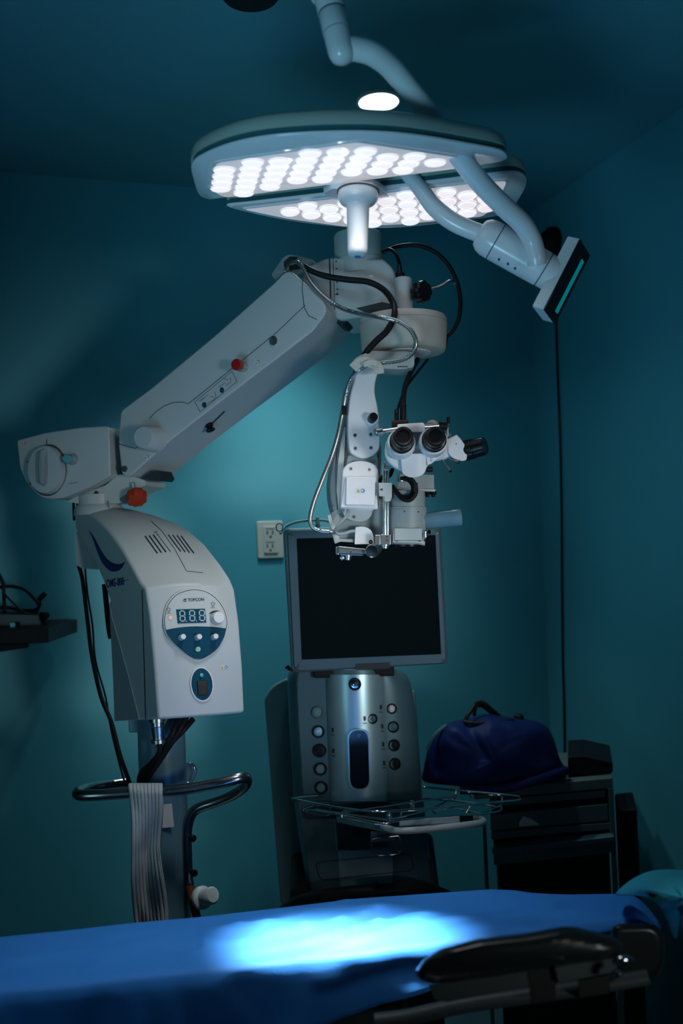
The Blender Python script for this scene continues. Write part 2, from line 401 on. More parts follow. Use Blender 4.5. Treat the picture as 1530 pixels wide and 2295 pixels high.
for nm, S, out, pan, lab in (('front_head_half', SA, A_out, A_pan, 0), ('rear_head_half', SBk, B_out, B_pan, 1)):
    h = [0, .0065, .0065, .0165, .0165, .030, .042, .048]
    k = [.985, 1.0, .975, .975, 1.0, 1.0, .985, .93]
    mb = MB()
    mb.rings([scaled(out, .985, S, 0), scaled(out, 1.0, S, -.002), scaled(out, 1.0, S, -.0045), scaled(out, .97, S, -.0045)], 0)
    hb = mb.build(nm, 'lampwhite', lamp, ang=50)
    MB().rings([scaled(out, .985, S, -.0046), scaled(out, .985, S, -.0135)], 0).build('groove_band', 'groove', hb)
    MB().rings([scaled(out, .985, S, -.0135), scaled(out, 1.0, S, -.0137), scaled(out, 1.0, S, -.022), scaled(out, .985, S, -.031), scaled(out, .95, S, -.037), scaled(out, .85, S, -.041)], 0).build('top_shell', 'shell', hb, ang=50)
    # lit cover with a raised rim line
    pb = MB()
    pb.rings([scaled(pan, 1.0, S, .0012), scaled(pan, .985, S, .003)], 0)
    pc = pb.build('light_panel', 'panel', lamp, ang=50)
    MB().rings([scaled(pan, 1.005, S, .0005), scaled(pan, 1.005, S, .0022), scaled(pan, .985, S, .0032), scaled(pan, .985, S, .0005)], 0, False).build('panel_rim', 'lampwhite', pc)
    # lenses on a regular grid
    if nm[0] == 'f':
        o = S(505, 360); a1 = (S(561, 358) - o).normalized() * .0425; a2 = (S(497, 402) - o).normalized() * .037; o = o + a1 * .0
    else:
        o = S(601, 463); a1 = (S(743, 483) - o).normalized() * .0425; a2 = (S(704, 451) - S(651, 468)).normalized() * .040
    poly = [S(x, y) for x, y in pan]
    u, n_ = a1.normalized(), S.n
    w = n_.cross(u)
    P2 = [((q - o).dot(u), (q - o).dot(w)) for q in poly]
    def inside(p, m):
        x, y = p; ins = False; dmin = 9
        for i in range(len(P2)):
            (x0, y0), (x1, y1) = P2[i - 1], P2[i]
            if (y0 > y) != (y1 > y) and x < (x1 - x0) * (y - y0) / (y1 - y0) + x0: ins = not ins
            dx, dy = x1 - x0, y1 - y0; L = dx * dx + dy * dy
            t = max(0, min(1, ((x - x0) * dx + (y - y0) * dy) / L)) if L else 0
            dmin = min(dmin, math.hypot(x - x0 - t * dx, y - y0 - t * dy))
        return ins and dmin > m
    first = None; cnt = 0
    for i in range(-14, 22):
        for j in range(-14, 22):
            q = o + a1 * i + a2 * j
            p2 = ((q - o).dot(u), (q - o).dot(w))
            if not inside(p2, .0135): continue
            if nm[0] == 'f' and i > 2:
                # the middle of the near cover, along the split, only carries reflections
                e0, e1 = S(500, 440), S(1048, 371); ee = (e1 - e0).normalized()
                dd = (q - e0); dd = (dd - ee * dd.dot(ee)).length
                if dd < .034: continue
            if first is None:
                mb = MB().lathe(V((0, 0, 0)), n_, [(0, .0172), (.002, .0172), (.0042, .0155), (.0050, .011), (.0050, .001)], 24, 0)
                mb.lathe(V((0, 0, 0)), n_, [(.0008, .0182), (.0022, .0182), (.0022, .0173)], 24, 1)
                first = mb.build('led_lens', ['lens', 'lenscore'], lamp, ang=60)
                g = first
            else:
                g = first.copy(); COL.objects.link(g)
            g.parent = lamp; g.matrix_parent_inverse = Matrix.Translation(-lamp.location)
            g.matrix_basis = Matrix.Translation(q + n_ * .003)
            cnt += 1
    print('lenses', nm, cnt)
# split bracket and handle
hd = P(802, 430, 1.555)
pr('handle_bracket', SA, rnd([(722, 419), (742, 408), (838, 400), (850, 406), (878, 432), (862, 437), (768, 447)], 5), .012, 'lampwhite', lamp, .002, off=.012)
ax = (P(801, 580, 1.55) - P(802, 430, 1.555)).normalized()
MB().lathe(hd, ax, [(-.004, .034), (.004, .0345), (.012, .0345), (.019, .030), (.024, .022), (.028, .0195), (.100, .0172), (.108, .0165), (.1125, .0135), (.1135, .006)], 36).build('handle', 'white', lamp, ang=50)
MB().lathe(hd + ax * .113, ax, [(0, .006), (.0012, .0055), (.0013, .001)], 20).build('handle_tip', 'blueprint', lamp)
MB().lathe(hd + ax * -.001, ax, [(0, .0362), (.002, .0362)], 36).build('handle_seal', 'seam', lamp)
# yoke, hub, suspension arm
tb('yoke_arm', px3([(895, 372, 1.60), (918, 395, 1.60), (945, 428, 1.60), (975, 466, 1.60), (1020, 500, 1.60), (1085, 527, 1.60)]), lambda t: .0125 + .0035 * min(1, t * 1.5), 'lampwhite', lamp, n=24)
h0, h1 = P(1072, 520, 1.60), P(1252, 624, 1.60)
ha = (h1 - h0).normalized(); hl = (h1 - h0).length
MB().lathe(h0, ha, [(0, .016), (.002, .023), (.010, .0295), (.020, .0325), (.034, .033), (.0341, .0322), (.036, .0322), (.0361, .033), (hl * .80, .0315), (hl * .801, .0305), (hl * .815, .0305), (hl * .816, .031), (hl * 1.02, .030)], 40).build('hub', 'lampwhite', lamp, ang=50)
for t, r in ((.035, .0324), (hl * .808, .0308)):
    MB().lathe(h0 + ha * (t - .0008), ha, [(0, r), (.0016, r)], 40).build('hub_seal', 'seam', lamp)
SH = lambda dd: (lambda x, y, off=0: P(x, y, 1.575 - off))
hubm = [o for o in lamp.children if o.name.startswith('hub')][0]
SHb = onmesh(hubm)
for x, y in ((1118, 581), (1138, 591), (1154, 601)):
    fl('hub_screw', SHb, ell(x, y, 2.6, 3.4, 12), 'seam', lamp, .0006)
# control panel slab at the end of the hub
l_ = (P(1296, 549, 1.6) - P(1216, 706, 1.6)); L_ = l_.length; l_ = l_.normalized()
pr_ = rt * .885 - up * .42; pr_ = (pr_ - l_ * pr_.dot(l_)).normalized()
vd = -fw; vd = (vd - l_ * vd.dot(l_)); vd = (vd - pr_ * vd.dot(pr_)).normalized()
nn = (pr_ * .80 + vd * .60).normalized(); ww = l_.cross(nn).normalized()
cc = P(1256, 627, 1.595)
def slabbox(c, hl_, hw, t0, t1, r=.008):
    base = rnd([(-hl_, -hw), (hl_, -hw), (hl_, hw), (-hl_, hw)], r)
    a = [c + l_ * x + ww * y + nn * t0 for x, y in base]
    return MB().slab(a, [q + nn * (t1 - t0) for q in a])
slabbox(cc, L_ / 2, .027, -.012, .012, .010).build('control_box', 'lampwhite', lamp, .003, 3)
slabbox(cc + l_ * -.002, L_ / 2 - .001, .0265, .012, .016, .010).build('control_face', 'gloss', lamp, .001)
wsign = 1 if ww.dot(pr_) > 0 else -1
slabbox(cc + l_ * -.004 + ww * wsign * .010, L_ / 2 * .74, .0052, .016, .0168, .001).build('display_strip', 'display', lamp)
# suspension arm and ceiling mast
tb('suspension_arm', px3([(772, 108, 1.335), (800, 110, 1.335), (838, 122, 1.34), (880, 155, 1.36), (920, 204, 1.385), (965, 262, 1.41), (1020, 338, 1.45), (1075, 408, 1.485), (1130, 464, 1.515), (1170, 502, 1.535), (1192, 540, 1.55), (1201, 575, 1.555), (1203, 592, 1.56)]), lambda t: .0178 - .0015 * t, 'lampwhite', lamp, n=28)
j0, j1 = P(768, 128, 1.33), P(735, -12, 1.335)
ja = (j1 - j0).normalized(); jl = (j1 - j0).length
MB().lathe(j0, ja, [(-.010, .003), (-.008, .010), (-.003, .0165), (.004, .0195), (.012, .0205), (.040, .0205)], 36).build('elbow_joint', 'lampwhite', lamp, ang=60)
MB().lathe(j0, ja, [(.0405, .0212), (.0685, .0212), (.070, .0203)], 36).build('joint_collar', 'lampwhite', lamp)
MB().lathe(j0, ja, [(.0395, .0206), (.041, .0206)], 36).build('joint_seal', 'seam', lamp)
MB().lathe(j0, ja, [(.0700, .0206), (.0722, .0206)], 36).build('joint_seal', 'seam', lamp)
MB().lathe(j0, ja, [(.0722, .0215), (.098, .0225), (.099, .0262), (.107, .0262), (.1075, .0255), (.109, .0255), (.1095, .0262), (.16, .0262)], 36).build('mast_sleeve', 'lampwhite', lamp, ang=50)
m0 = j0 + ja * .15
MB().lathe(V((m0.x, m0.y, m0.z)), Z_, [(-.01, .0258), (zc - m0.z, .0258)], 36).build('ceiling_mast', 'lampwhite', lamp)
MB().lathe(V((m0.x, m0.y, zc)), -Z_, [(0, .085), (.02, .085), (.035, .06), (.036, .027)], 36).build('mast_flange', 'lampwhite', lamp, ang=60)
# ---------------------------------------------------------------- operating microscope: stand, housing, boom
colb = P(376, 2050, 1.99)
mic = thing('operating_microscope', 'large ivory operating microscope on a floor stand with slanting boom and red knobs', 'operating microscope', (colb.x, colb.y, 0))
# column and base on the floor
ct, cbm = P(362, 1600, 1.99), P(375, 2050, 1.99)
MB().lathe(V((cbm.x, cbm.y, .10)), Z_, [(0, .062), (.05, .062), (.055, .051), (cbm.z - .1 + .46, .0505)], 40).build('column', 'pole', mic)
mb = MB()
for a in (R(20), R(160), R(-20), R(-160)):
    d = R_ * math.cos(a) + F_ * math.sin(a); s = Z_.cross(d)
    c = V((cbm.x, cbm.y, .075))
    mb.box(c + d * .17, d * .17, s * .035, Z_ * .025)
mb.lathe(V((cbm.x, cbm.y, .05)), Z_, [(0, .09), (.06, .09), (.065, .06)], 32)
mb.build('stand_base', 'ivory', mic, .008, 3)
for a in (R(20), R(160), R(-20), R(-160)):
    d = R_ * math.cos(a) + F_ * math.sin(a)
    MB().lathe(V((cbm.x, cbm.y, .026)) + d * .31 - R_ * .012, R_, [(0, .02), (.002, .026), (.022, .026), (.024, .02)], 20).build('caster', 'black', mic)

# --- control housing: lofted between a left and a right side outline
Ld = lambda x: 1.82 + (325 - x) / 157.0 * .28
Lo = [(355, 1612), (345, 1480), (336, 1382), (326, 1319), (313, 1305), (296, 1271), (272, 1229), (246, 1193), (228, 1174), (212, 1160), (195, 1152), (167, 1152),
      (168, 1185), (190, 1224), (212, 1258), (230, 1300), (246, 1345), (250, 1430), (255, 1530), (258, 1616)]
Ro = [(549, 1597), (545, 1500), (537, 1395), (526, 1321), (516, 1297), (497, 1267), (461, 1221), (425, 1190), (398, 1174), (360, 1160), (315, 1148), (266, 1140),
      (262, 1185), (285, 1220), (320, 1258), (350, 1300), (372, 1345), (385, 1430), (395, 1530), (400, 1606)]
dF = [1.83, 1.825, 1.82, 1.82, 1.832, 1.86, 1.905, 1.955, 1.985, 2.01, 2.03, 2.09, 2.10, 2.08, 2.06, 2.04, 2.02, 2.005, 2.0, 2.0]
dR = [1.90, 1.895, 1.89, 1.89, 1.90, 1.925, 1.965, 2.0, 2.025, 2.05, 2.075, 2.12, 2.13, 2.12, 2.105, 2.09, 2.075, 2.065, 2.06, 2.06]
SLP0 = (P(345, 1480, 1.825), P(256, 1560, 2.0), P(167, 1160, 2.10))
SLPn = (SLP0[1] - SLP0[0]).cross(SLP0[2] - SLP0[0])
SLP = pln(SLP0[0], SLPn if SLPn.dot(F_) < 0 else -SLPn)
dF = [(SLP(*q) - CAM).dot(F_) for q in Lo]
print('left side depths', [round(q, 3) for q in dF])
def across(t, i):                                   # gentle bulge of the front and the top between the two sides
    a, b = P(*Lo[i], dF[i]), P(*Ro[i], dR[i])
    q = a.lerp(b, t)
    w = 4 * t * (1 - t)
    if i <= 3: q += -F_ * .007 * w
    elif i <= 10: q += (Z_ * .012 - F_ * .004) * w
    if i in (3,): q += Z_ * .010 * w
    return q
NT = 10
mb = MB()
rs = []
for k in range(NT + 1): rs.append([across(k / NT, i) for i in range(len(Lo))])
mb.rings(rs, 0)
hous = mb.build('control_housing', 'ivory', mic, .006, 3, ang=34)
SHO = onmesh(hous)
# darker hollow lower flank
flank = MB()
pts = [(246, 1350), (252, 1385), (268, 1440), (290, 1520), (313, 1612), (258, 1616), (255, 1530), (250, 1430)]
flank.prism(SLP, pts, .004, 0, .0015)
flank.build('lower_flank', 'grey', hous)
fl('panel_seam', SLP, stripe([(319, 1322), (321, 1400), (324, 1500), (327, 1612)], 1.6), 'seam', hous, .0012)
# rear foot of the housing neck
MB().slab([P(x, y, 2.10) for x, y in rnd([(167, 1190), (200, 1215), (222, 1277), (180, 1273), (170, 1262)], 5)],
          [P(x, y, 2.22) for x, y in rnd([(180, 1190), (205, 1215), (226, 1270), (190, 1267), (180, 1258)], 5)]).build('neck_block', 'grey', mic, .003)
# swoosh and model writing on the side
sw = cr([(199, 1186), (214, 1208), (226, 1232), (240, 1252), (256, 1263), (270, 1264), (281, 1258)], 5)
sw2 = cr([(281, 1258), (272, 1275), (259, 1281), (246, 1278), (231, 1262), (219, 1236), (209, 1208), (199, 1186)], 5)
ob = MB().flat(SLP, [(q.x, q.y) for q in sw] + [(q.x, q.y) for q in sw2][1:-1], 0, .0014).build('swoosh_print', 'navy', hous)
vs, fs = letters('OMS-800', 239, 1317, 25, SLP, -9, .25, .42, .0012, .012)
MB().add(vs, fs).flat(SLP, stripe([(271, 1304), (289, 1299)], 1.2), 0, .0012).build('model_lettering', 'navy', hous)
# vents and lid seams
for x0, x1, y0, y1, w, m in [(325, 353, 1202, 1241, 2.6, 0), (334, 362, 1200.5, 1239.5, 2.6, 0), (343, 372, 1199, 1238, 2.6, 0), (352.5, 382, 1198, 1237, 1.0, 0),
                             (377, 405, 1199, 1237, 2.2, 0), (387, 415, 1200, 1238, 2.2, 0), (396.5, 424.5, 1200.5, 1239.5, 2.2, 0), (405.5, 434.5, 1202, 1241, 2.4, 0)]:
    fl('vent_slot', SHO, stripe([(x0, y0), (x1, y1)], w), 'ink', hous, .0012)
fl('lid_seam', SHO, stripe([(338, 1168), (362, 1190), (392, 1232), (418, 1280.5), (455, 1284)], 1.0), 'seam', hous, .001)
mb = MB()
mb.flat(SHO, stripe([(345, 1195), (352, 1192)], 1.5), 0, .0012).flat(SHO, stripe([(351, 1196), (353, 1200)], 1.2), 0, .0012)
mb.build('vent_mark', 'ink', hous)
# neck ring
MB().lathe(P(222, 1150, 2.09), (P(221, 1120, 2.09) - P(222, 1150, 2.09)), [(-.004, .056), (.010, .055), (.017, .050), (.020, .047), (.042, .047)], 36).build('swivel_neck', 'ivory', mic)
fl('neck_mark', lambda x, y, off=0: P(x, y, 2.042 - off), stripe([(241, 1122), (244, 1138)], 2.0), 'ink', mic)

# --- control panel on the front
pa_, pb2, pc2 = SHO(385, 1390), SHO(495, 1390), SHO(441, 1465)
nF = (pb2 - pa_).cross(pc2 - pa_)
if nF.dot(F_) > 0: nF = -nF
FR = pln(pa_ + nF.normalized() * .0030, nF)
pa_, pb2, pc2 = SHO(425, 1520), SHO(480, 1520), SHO(452, 1572)
nF = (pb2 - pa_).cross(pc2 - pa_)
if nF.dot(F_) > 0: nF = -nF
FS = pln(pa_ + nF.normalized() * .0018, nF)
g = 4
shield = sm([(437, 1321.5), (463, 1327), (484, 1342), (500, 1364), (507.5, 1391), (505, 1412), (499, 1431), (484, 1455), (458, 1473), (443, 1477.5), (431, 1474), (412, 1461), (389, 1440), (374, 1421), (368, 1392), (374, 1360), (391, 1336), (413, 1325)], 4)
cp_ = MB().prism(FR, [(440 + (x - 440) * 1.035, 1398 + (y - 1398) * 1.03) for x, y in shield], .008, 0, .0018)
panel = cp_.build('control_panel', 'white', mic, .001)
fl('panel_face', FR, shield, 'ivory', panel, .0026)
MB().flat(FR, stripe(list(shield[30:]) + list(shield[:36]), 1.6), 0, .0029).build('panel_outline', 'seam', panel)
low = [(370.5, 1411.5), (390, 1407.5), (415, 1404.5), (440, 1403.5), (475, 1404.5), (505, 1408)] + [(x, y) for x, y in cr([(505, 1408), (499, 1430), (484, 1454), (458, 1472), (443, 1476), (431, 1473), (412, 1460), (389, 1439), (374, 1420)], 4)][1:]
fl('lower_face', FR, low, 'tealpanel', panel, .0036)
FD = lambda x, y, off=0: FR(x, y, .0036 + off)
disp = pr('number_display', FR, [(394, 1365.6), (458, 1364), (461.6, 1395), (397.5, 1397)], .0022, 'tealpanel', panel, 0, off=.0042)
mb = MB()
seg7 = {'a': [(0, 0), (1, 0)], 'g': [(0, .5), (1, .5)], 'd': [(0, 1), (1, 1)], 'f': [(0, 0), (0, .5)], 'b': [(1, 0), (1, .5)], 'e': [(0, .5), (0, 1)], 'c': [(1, .5), (1, 1)]}
for k, x0 in enumerate((401.5, 423.5, 445.5)):
    for s_, ((ax_, ay), (bx_, by)) in seg7.items():
        tx = lambda a, b: (x0 + a * 10.8 + b * 1.2, 1369.0 - k * .6 + b * 22.5)
        p, q = V(tx(ax_, ay)), V(tx(bx_, by))
        d = (q - p).normalized() * 1.2
        mb.flat(FR, stripe([tuple(p + d), tuple(q - d)], 2.6), 0, .0050)
    mb.flat(FR, ell(x0 + 15.5, 1392 - k * .5, 1.3, 1.3, 10), 0, .0050)
mb.build('digit_segments', 'segment', disp)
vs, fs = letters('TOPCON', 420, 1347.5, 9.4, FR, -2, 0, .92, .0036, .02)
mb = MB().add(vs, fs)
mb.flat(FR, [(408, 1348), (411.5, 1342), (418, 1341), (416, 1344), (412, 1345)], 0, .0036).flat(FR, [(410, 1348.6), (413.5, 1346.2), (417, 1345.2), (416, 1348.2)], 0, .0036)
mb.build('maker_lettering', 'ink', panel)
fl('indicator_lamp', FR, ell(381, 1384, 4.6, 4.6, 18), 'amber', panel, .0040)
for bx0, by0 in ((377, 1366), (476, 1354)):
    mb = MB()
    ring = ell(bx0, by0, 3.4, 3.4, 16)
    mb.flat(FR, stripe(ring + [ring[0]], .9), 0, .0036)
    for a in (-90, -30, -150): mb.flat(FR, stripe([(bx0 + 4.6 * math.cos(R(a)), by0 + 4.6 * math.sin(R(a))), (bx0 + 6.6 * math.cos(R(a)), by0 + 6.6 * math.sin(R(a)))], .8), 0, .0036)
    mb.flat(FR, stripe([(bx0 - 2.5, by0 + 5), (bx0 + 2.5, by0 + 5)], .9), 0, .0036).flat(FR, stripe([(bx0 - 5, by0 + 8), (bx0 + 5, by0 + 8)], 1), 0, .0036)
    mb.build('bulb_symbol', 'ink', panel)
am = cr([(466, 1376), (474, 1370), (484, 1368), (493, 1370)], 5); bm_ = cr([(493, 1370), (484, 1370.6), (475, 1373.4), (466, 1376)], 5)
fl('dial_scale', FR, [(q.x, q.y) for q in am] + [(q.x, q.y) for q in bm_][1:-1], 'ink', panel, .0037)
fn = (FR(440, 1440) - FR(440, 1360)).cross(FR(480, 1400) - FR(400, 1400)).normalized()
if fn.dot(fw) > 0: fn = -fn
fn = (fn + R_ * .12 + Z_ * .22).normalized()
def knob(S, x, y, r, h, name, m, parent, base=1.0):
    o = S(x, y, 0)
    return MB().lathe(o, fn, [(-.002, r * base), (h * .8, r), (h, r * .88), (h + .0003, .0005)], 28).build(name, m, parent)
knob(FD, 484, 1386, .0125, .016, 'brightness_knob', 'white', panel, 1.08)
for x, y in ((404.5, 1429), (440.5, 1429), (477, 1428)): knob(FD, x, y, .0058, .017, 'adjust_knob', 'white', panel)
MB().flat(FR, ell(442.6, 1454.5, 5.8, 5.8, 20), 1, .0040).flat(FR, ell(442.6, 1454.5, 4.0, 4.0, 20), 0, .0046).build('green_button', ['green', 'segment'], panel)
mb = MB().prism(FS, ell(452, 1534, 26.5, 39, 36, -5), .006, 0, .0014)
swp = mb.build('switch_plate', 'white', mic, .001)
fl('switch_face', FS, ell(452, 1533, 23.5, 36, 36, -5), 'tealpanel', swp, .0022)
pr('rocker_switch', FS, [(440.5, 1526), (462.5, 1525), (465, 1556), (443, 1557.5)], .006, 'gloss', swp, .0008, off=.0052)
mb = MB(); ring = ell(454.5, 1547.5, 2.8, 3.2, 16); mb.flat(FS, stripe(ring + [ring[0]], .8), 0, .0056).flat(FS, stripe([(446, 1534), (460, 1533.5)], 1.0), 0, .0056)
mb.build('switch_marks', 'seam', swp)
MB().lathe(FS(450.5, 1513, .002), fn, [(0, .0042), (.003, .0038), (.0045, .001)], 16).build('power_lamp', 'cyan', swp)
sticker(SHO, 502, 1495, 17, 9, mic, -3)

# --- parts under the housing
pr('bracket', fr(1.97), [(288, 1612), (420, 1608), (420, 1636), (289, 1642)], .06, 'pole', mic, .003)
k0 = P(352, 1612, 1.90)
MB().lathe(k0, P(356, 1668, 1.90) - k0, [(-.02, .0165), (.005, .0165), (.006, .0135), (.013, .0135), (.014, .0145), (.036, .012), (.040, .012), (.041, .0155), (.048, .0155), (.049, .010)], 28).build('cable_connector', 'steel', mic)
for i, p in enumerate(([(356, 1665, 1.90), (358, 1685, 1.90), (340, 1710, 1.92), (318, 1730, 1.95), (312, 1752, 1.98), (316, 1790, 2.0)],
          [(418, 1606, 1.93), (400, 1640, 1.91), (370, 1685, 1.91), (345, 1718, 1.92), (325, 1745, 1.94), (316, 1775, 1.96)],
          [(400, 1606, 1.93), (388, 1640, 1.905), (362, 1690, 1.91), (335, 1718, 1.93), (320, 1745, 1.95), (312, 1775, 1.97)],
          [(432, 1612, 1.94), (412, 1635, 1.92), (380, 1668, 1.91), (366, 1692, 1.91), (340, 1730, 1.92), (320, 1760, 1.95)])):
    tb('power_cable', px3(p), .0062 if i else .0055, 'black', mic)
MB().lathe(P(420, 1730, 2.06), -F_ + R_ * .5, [(0, .022), (.004, .022)], 32).build('reel_plate', 'pole', mic)
tb('reel_ring', [P(x, y, 2.045) for x, y in ell(423, 1732, 14, 22, 16)], .0012, 'chrome', mic, closed=True)
# cables from the neck down the left side
for pp, r in (([(176, 1268, 2.16), (185, 1300, 2.16), (196, 1390, 2.15), (206, 1470, 2.13), (226, 1560, 2.1), (250, 1620, 2.07), (268, 1690, 2.04), (288, 1748, 2.03), (305, 1800, 2.03)], .0048),
              ([(190, 1268, 2.17), (196, 1330, 2.17), (207, 1400, 2.16), (214, 1480, 2.14), (236, 1560, 2.11), (248, 1630, 2.08), (262, 1690, 2.05), (277, 1745, 2.04), (296, 1800, 2.04)], .0022),
              ([(234, 1310, 2.08), (238, 1350, 2.07), (243, 1400, 2.06), (248, 1430, 2.05)], .006)):
    tb('stand_cable', px3(pp), r, 'black', mic)
for x0 in (165, 174): tb('head_cable', px3([(x0, 1118, 2.10), (x0, 1140, 2.11), (x0 + 1, 1165, 2.14)]), .003, 'black', mic)
# rail handle round the column
hp = [(290, 1752, 2.06), (240, 1760, 2.03), (195, 1768, 1.97), (176, 1774, 1.90), (178, 1782, 1.87), (215, 1782, 1.86), (290, 1777, 1.86), (363, 1773, 1.86), (410, 1769, 1.86), (455, 1762, 1.86), (505, 1752, 1.86), (540, 1743, 1.87),
      (553, 1748, 1.90), (546, 1764, 1.93), (520, 1782, 1.95), (480, 1798, 1.965), (446, 1810, 1.97), (427, 1828, 1.97), (418, 1866, 1.97), (419, 1928, 1.97), (421, 1974, 1.97), (430, 2002, 1.965), (452, 2014, 1.95)]
tb('rail_handle', px3(hp), .0112, 'darksteel', mic, n=20)
for x, y in ((429, 1877), (432, 1955)):
    c = P(x, y, 1.965)
    MB().lathe(c, R_ * .7 - F_, [(-.006, .004), (.002, .0075), (.009, .0075), (.012, .004), (.0122, .001)], 18).build('rail_bolt', 'gloss', mic)
c = P(448, 2013, 1.95)
MB().lathe(c, P(492, 2003, 1.90) - c, [(0, .020), (.004, .0235), (.012, .0235), (.016, .020), (.018, .0165), (.034, .0175), (.046, .0175), (.051, .014), (.052, .004)], 32).build('hook_knob', 'ivory', mic)
fl('column_label', lambda x, y, off=0: P(x, y, 1.937 - off), [(360, 1803), (385, 1801), (390, 1853), (361, 1856)], 'paper', mic, .001)
tag(tb('brown_rope', px3([(424, 1985, 1.955), (430, 2010, 1.95), (437, 2040, 1.95), (446, 2075, 1.95)]) , .009, 'rope', None), 'short brown rope hanging behind the handle knob at the microscope column', 'rope')

# --- swivel head
SW = pl(140, 1050, 2.03, -12)
head_pts = rnd([(37, 987), (100, 970), (180, 958), (236, 955), (244, 958), (247, 1066), (200, 1092), (141, 1117), (110, 1119), (88, 1113), (60, 1086), (44, 1050)], [4, 0, 0, 3, 4, 4, 0, 8, 10, 14, 18, 12])
hd_ = pr('swivel_head', SW, head_pts, .15, 'ivory', mic, .006, seg=3)
pr('head_gap_shade', SW, rnd([(240, 956), (262, 948), (268, 1064), (240, 1084)], 3), .02, 'seam', mic, .001, off=-.07)  # dark plate colours in the shaded recess between head and boom
mb = MB().prism(SW, ell(108, 1054, 41, 58, 40, 4), .004, 1, .003)
dial = mb.build('lock_dial', ['ivory', 'seam'], mic)
dn = SW.n
c = SW(110, 1054, .003)
du = (SW(150, 1054) - SW(110, 1054)); dv = (SW(110, 1110) - SW(110, 1054))
def el3(c, a, b, k, h, n=40): return [c + (a * math.cos(2 * math.pi * i / n) + b * math.sin(2 * math.pi * i / n)) * k + dn * h for i in range(n)]
MB().rings([el3(c, du, dv, .97, 0), el3(c, du, dv, .97, .012), el3(c, du, dv, .92, .018), el3(c, du, dv, .45, .020)], 0).build('dial_body', 'ivory', dial, ang=50)
gp = [(104, 1018), (112, 1012), (118, 1018), (121, 1050), (119, 1080), (112, 1088), (105, 1082), (101, 1050)]
MB().slab([c + (SW(x, y) - SW(110, 1054)) + dn * .034 for x, y in [(110 + (x - 111) * .55, y) for x, y in gp]], [c + (SW(x, y) - SW(110, 1054)) * 1.15 + dn * .016 for x, y in [(x - 1, y) for x, y in gp]]).build('dial_grip', 'grey', dial, .003)
MB().flat(SW, stripe([(72, 1052), (74, 1035), (82, 1018)], 3), 0).flat(SW, stripe([(105, 984), (105, 997)], 1.6), 0).flat(SW, stripe([(58, 1035), (68, 1034)], 1.4), 0).flat(SW, ell(68, 1084, 2, 3, 10), 0).build('dial_marks', 'seam', hd_)
c = SW(163, 1030, 0)
MB().lathe(c, dn, [(-.002, .013), (.002, .013), (.004, .0115), (.018, .0115), (.020, .010)], 28).build('lock_pin', 'steel', mic)
MB().lathe(c + dn * .018, dn, [(0, .0095), (.010, .0095), (.012, .008), (.0122, .001)], 24).build('pin_cap', 'cyan', mic)
vs, fs = letters('SPEED', 152, 1086, 7, SW, -6, 0, .9, .001)
sticker(SW, 54, 994, 11, 8, mic, -12)
MB().flat(SW, stripe([(154, 1084), (174, 1081)], 3.5), 0, .0006).build('faint_print', 'grey', hd_)
# yoke under the head with the orange clamp knob
pr('head_yoke', pl(230, 1100, 2.05, -12), rnd([(150, 1124), (172, 1112), (236, 1088), (268, 1062), (300, 1068), (327, 1078), (326, 1088), (290, 1104), (268, 1116), (268, 1128), (172, 1128)], 3), .11, 'ivory', mic, .003)
fl('yoke_hole', pl(230, 1100, 2.05, -12), ell(216, 1105, 5, 5, 18), 'ink', mic, .001)
tb('clamp_stem', px3([(297, 1082, 2.03), (300, 1095, 2.03), (305, 1108, 2.03)]), .0045, 'steel', mic)
c = P(304, 1104, 2.03); kx = (P(308, 1130, 2.01) - c).normalized()
u_ = kx.cross(F_).normalized(); w_ = kx.cross(u_)
def star(k, h, r=.0225, n=60, lobes=9): return [c + kx * h + (u_ * math.cos(2 * math.pi * i / n) + w_ * math.sin(2 * math.pi * i / n)) * r * k * (1 + .07 * math.cos(lobes * 2 * math.pi * i / n)) for i in range(n)]
MB().rings([star(.55, 0), star(.9, .003), star(1, .007), star(1, .020), star(.88, .025), star(.4, .026)]).build('orange_clamp_knob', 'orange', mic, ang=50)

# --- slanting boom
SAm = pl(330, 970, 1.985, -20)
boom = [(270, 920), (340, 868), (480, 752), (613, 634), (645, 600), (740, 690), (700, 742), (620, 804), (500, 895), (384, 985), (292, 1066), (282, 1069), (272, 1062), (265, 1000), (266, 960)]
boom = rnd(boom, [8, 0, 0, 0, 30, 30, 0, 0, 0, 0, 6, 6, 8, 0, 0])
bo = pr('boom', SAm, boom, .165, 'ivory', mic, .0045, seg=3)
pr('boom_gap_shade', SAm, rnd([(306, 1064), (336, 1052), (344, 1070), (338, 1077), (318, 1074)], 3), .06, 'ink', mic, .002, off=-.03)  # black block put in as the shade of the gap under the boom
fl('boom_seam', SAm, stripe([(336, 938), (348, 924), (368, 910), (388, 902), (408, 901), (422, 905), (445, 887), (520, 826), (620, 745), (684, 684)], 1.5), 'seam', bo, .0006)
fl('boom_seam', SAm, stripe([(266, 995), (303, 1005), (318, 996)], 1.6), 'seam', bo, .0006)
fl('boom_seam', SAm, stripe([(679, 616), (677, 650), (682, 690), (692, 708), (710, 716)], 1.4), 'seam', bo, .0006)
bn = SAm.n
c = SAm(347, 984, 0)
MB().lathe(c, bn, [(-.002, .030), (.002, .0285), (.045, .0245), (.048, .022), (.0485, .001)], 32).build('friction_knob', 'ivory', mic)
screw('boom_bolt', SAm, 280, 1051, 7, ['steel', 'seam'], mic, .003)
sticker(SAm, 329, 1024, 12, 9, mic, -30)
mb = MB().prism(SAm, ell(617, 765, 14, 15, 28), .001, 2, .001)
mb.prism(SAm, ell(614, 764, 9, 11, 24), .004, 0, .004).prism(SAm, stripe([(611, 757), (617, 772)], 2.4), .001, 1, .005)
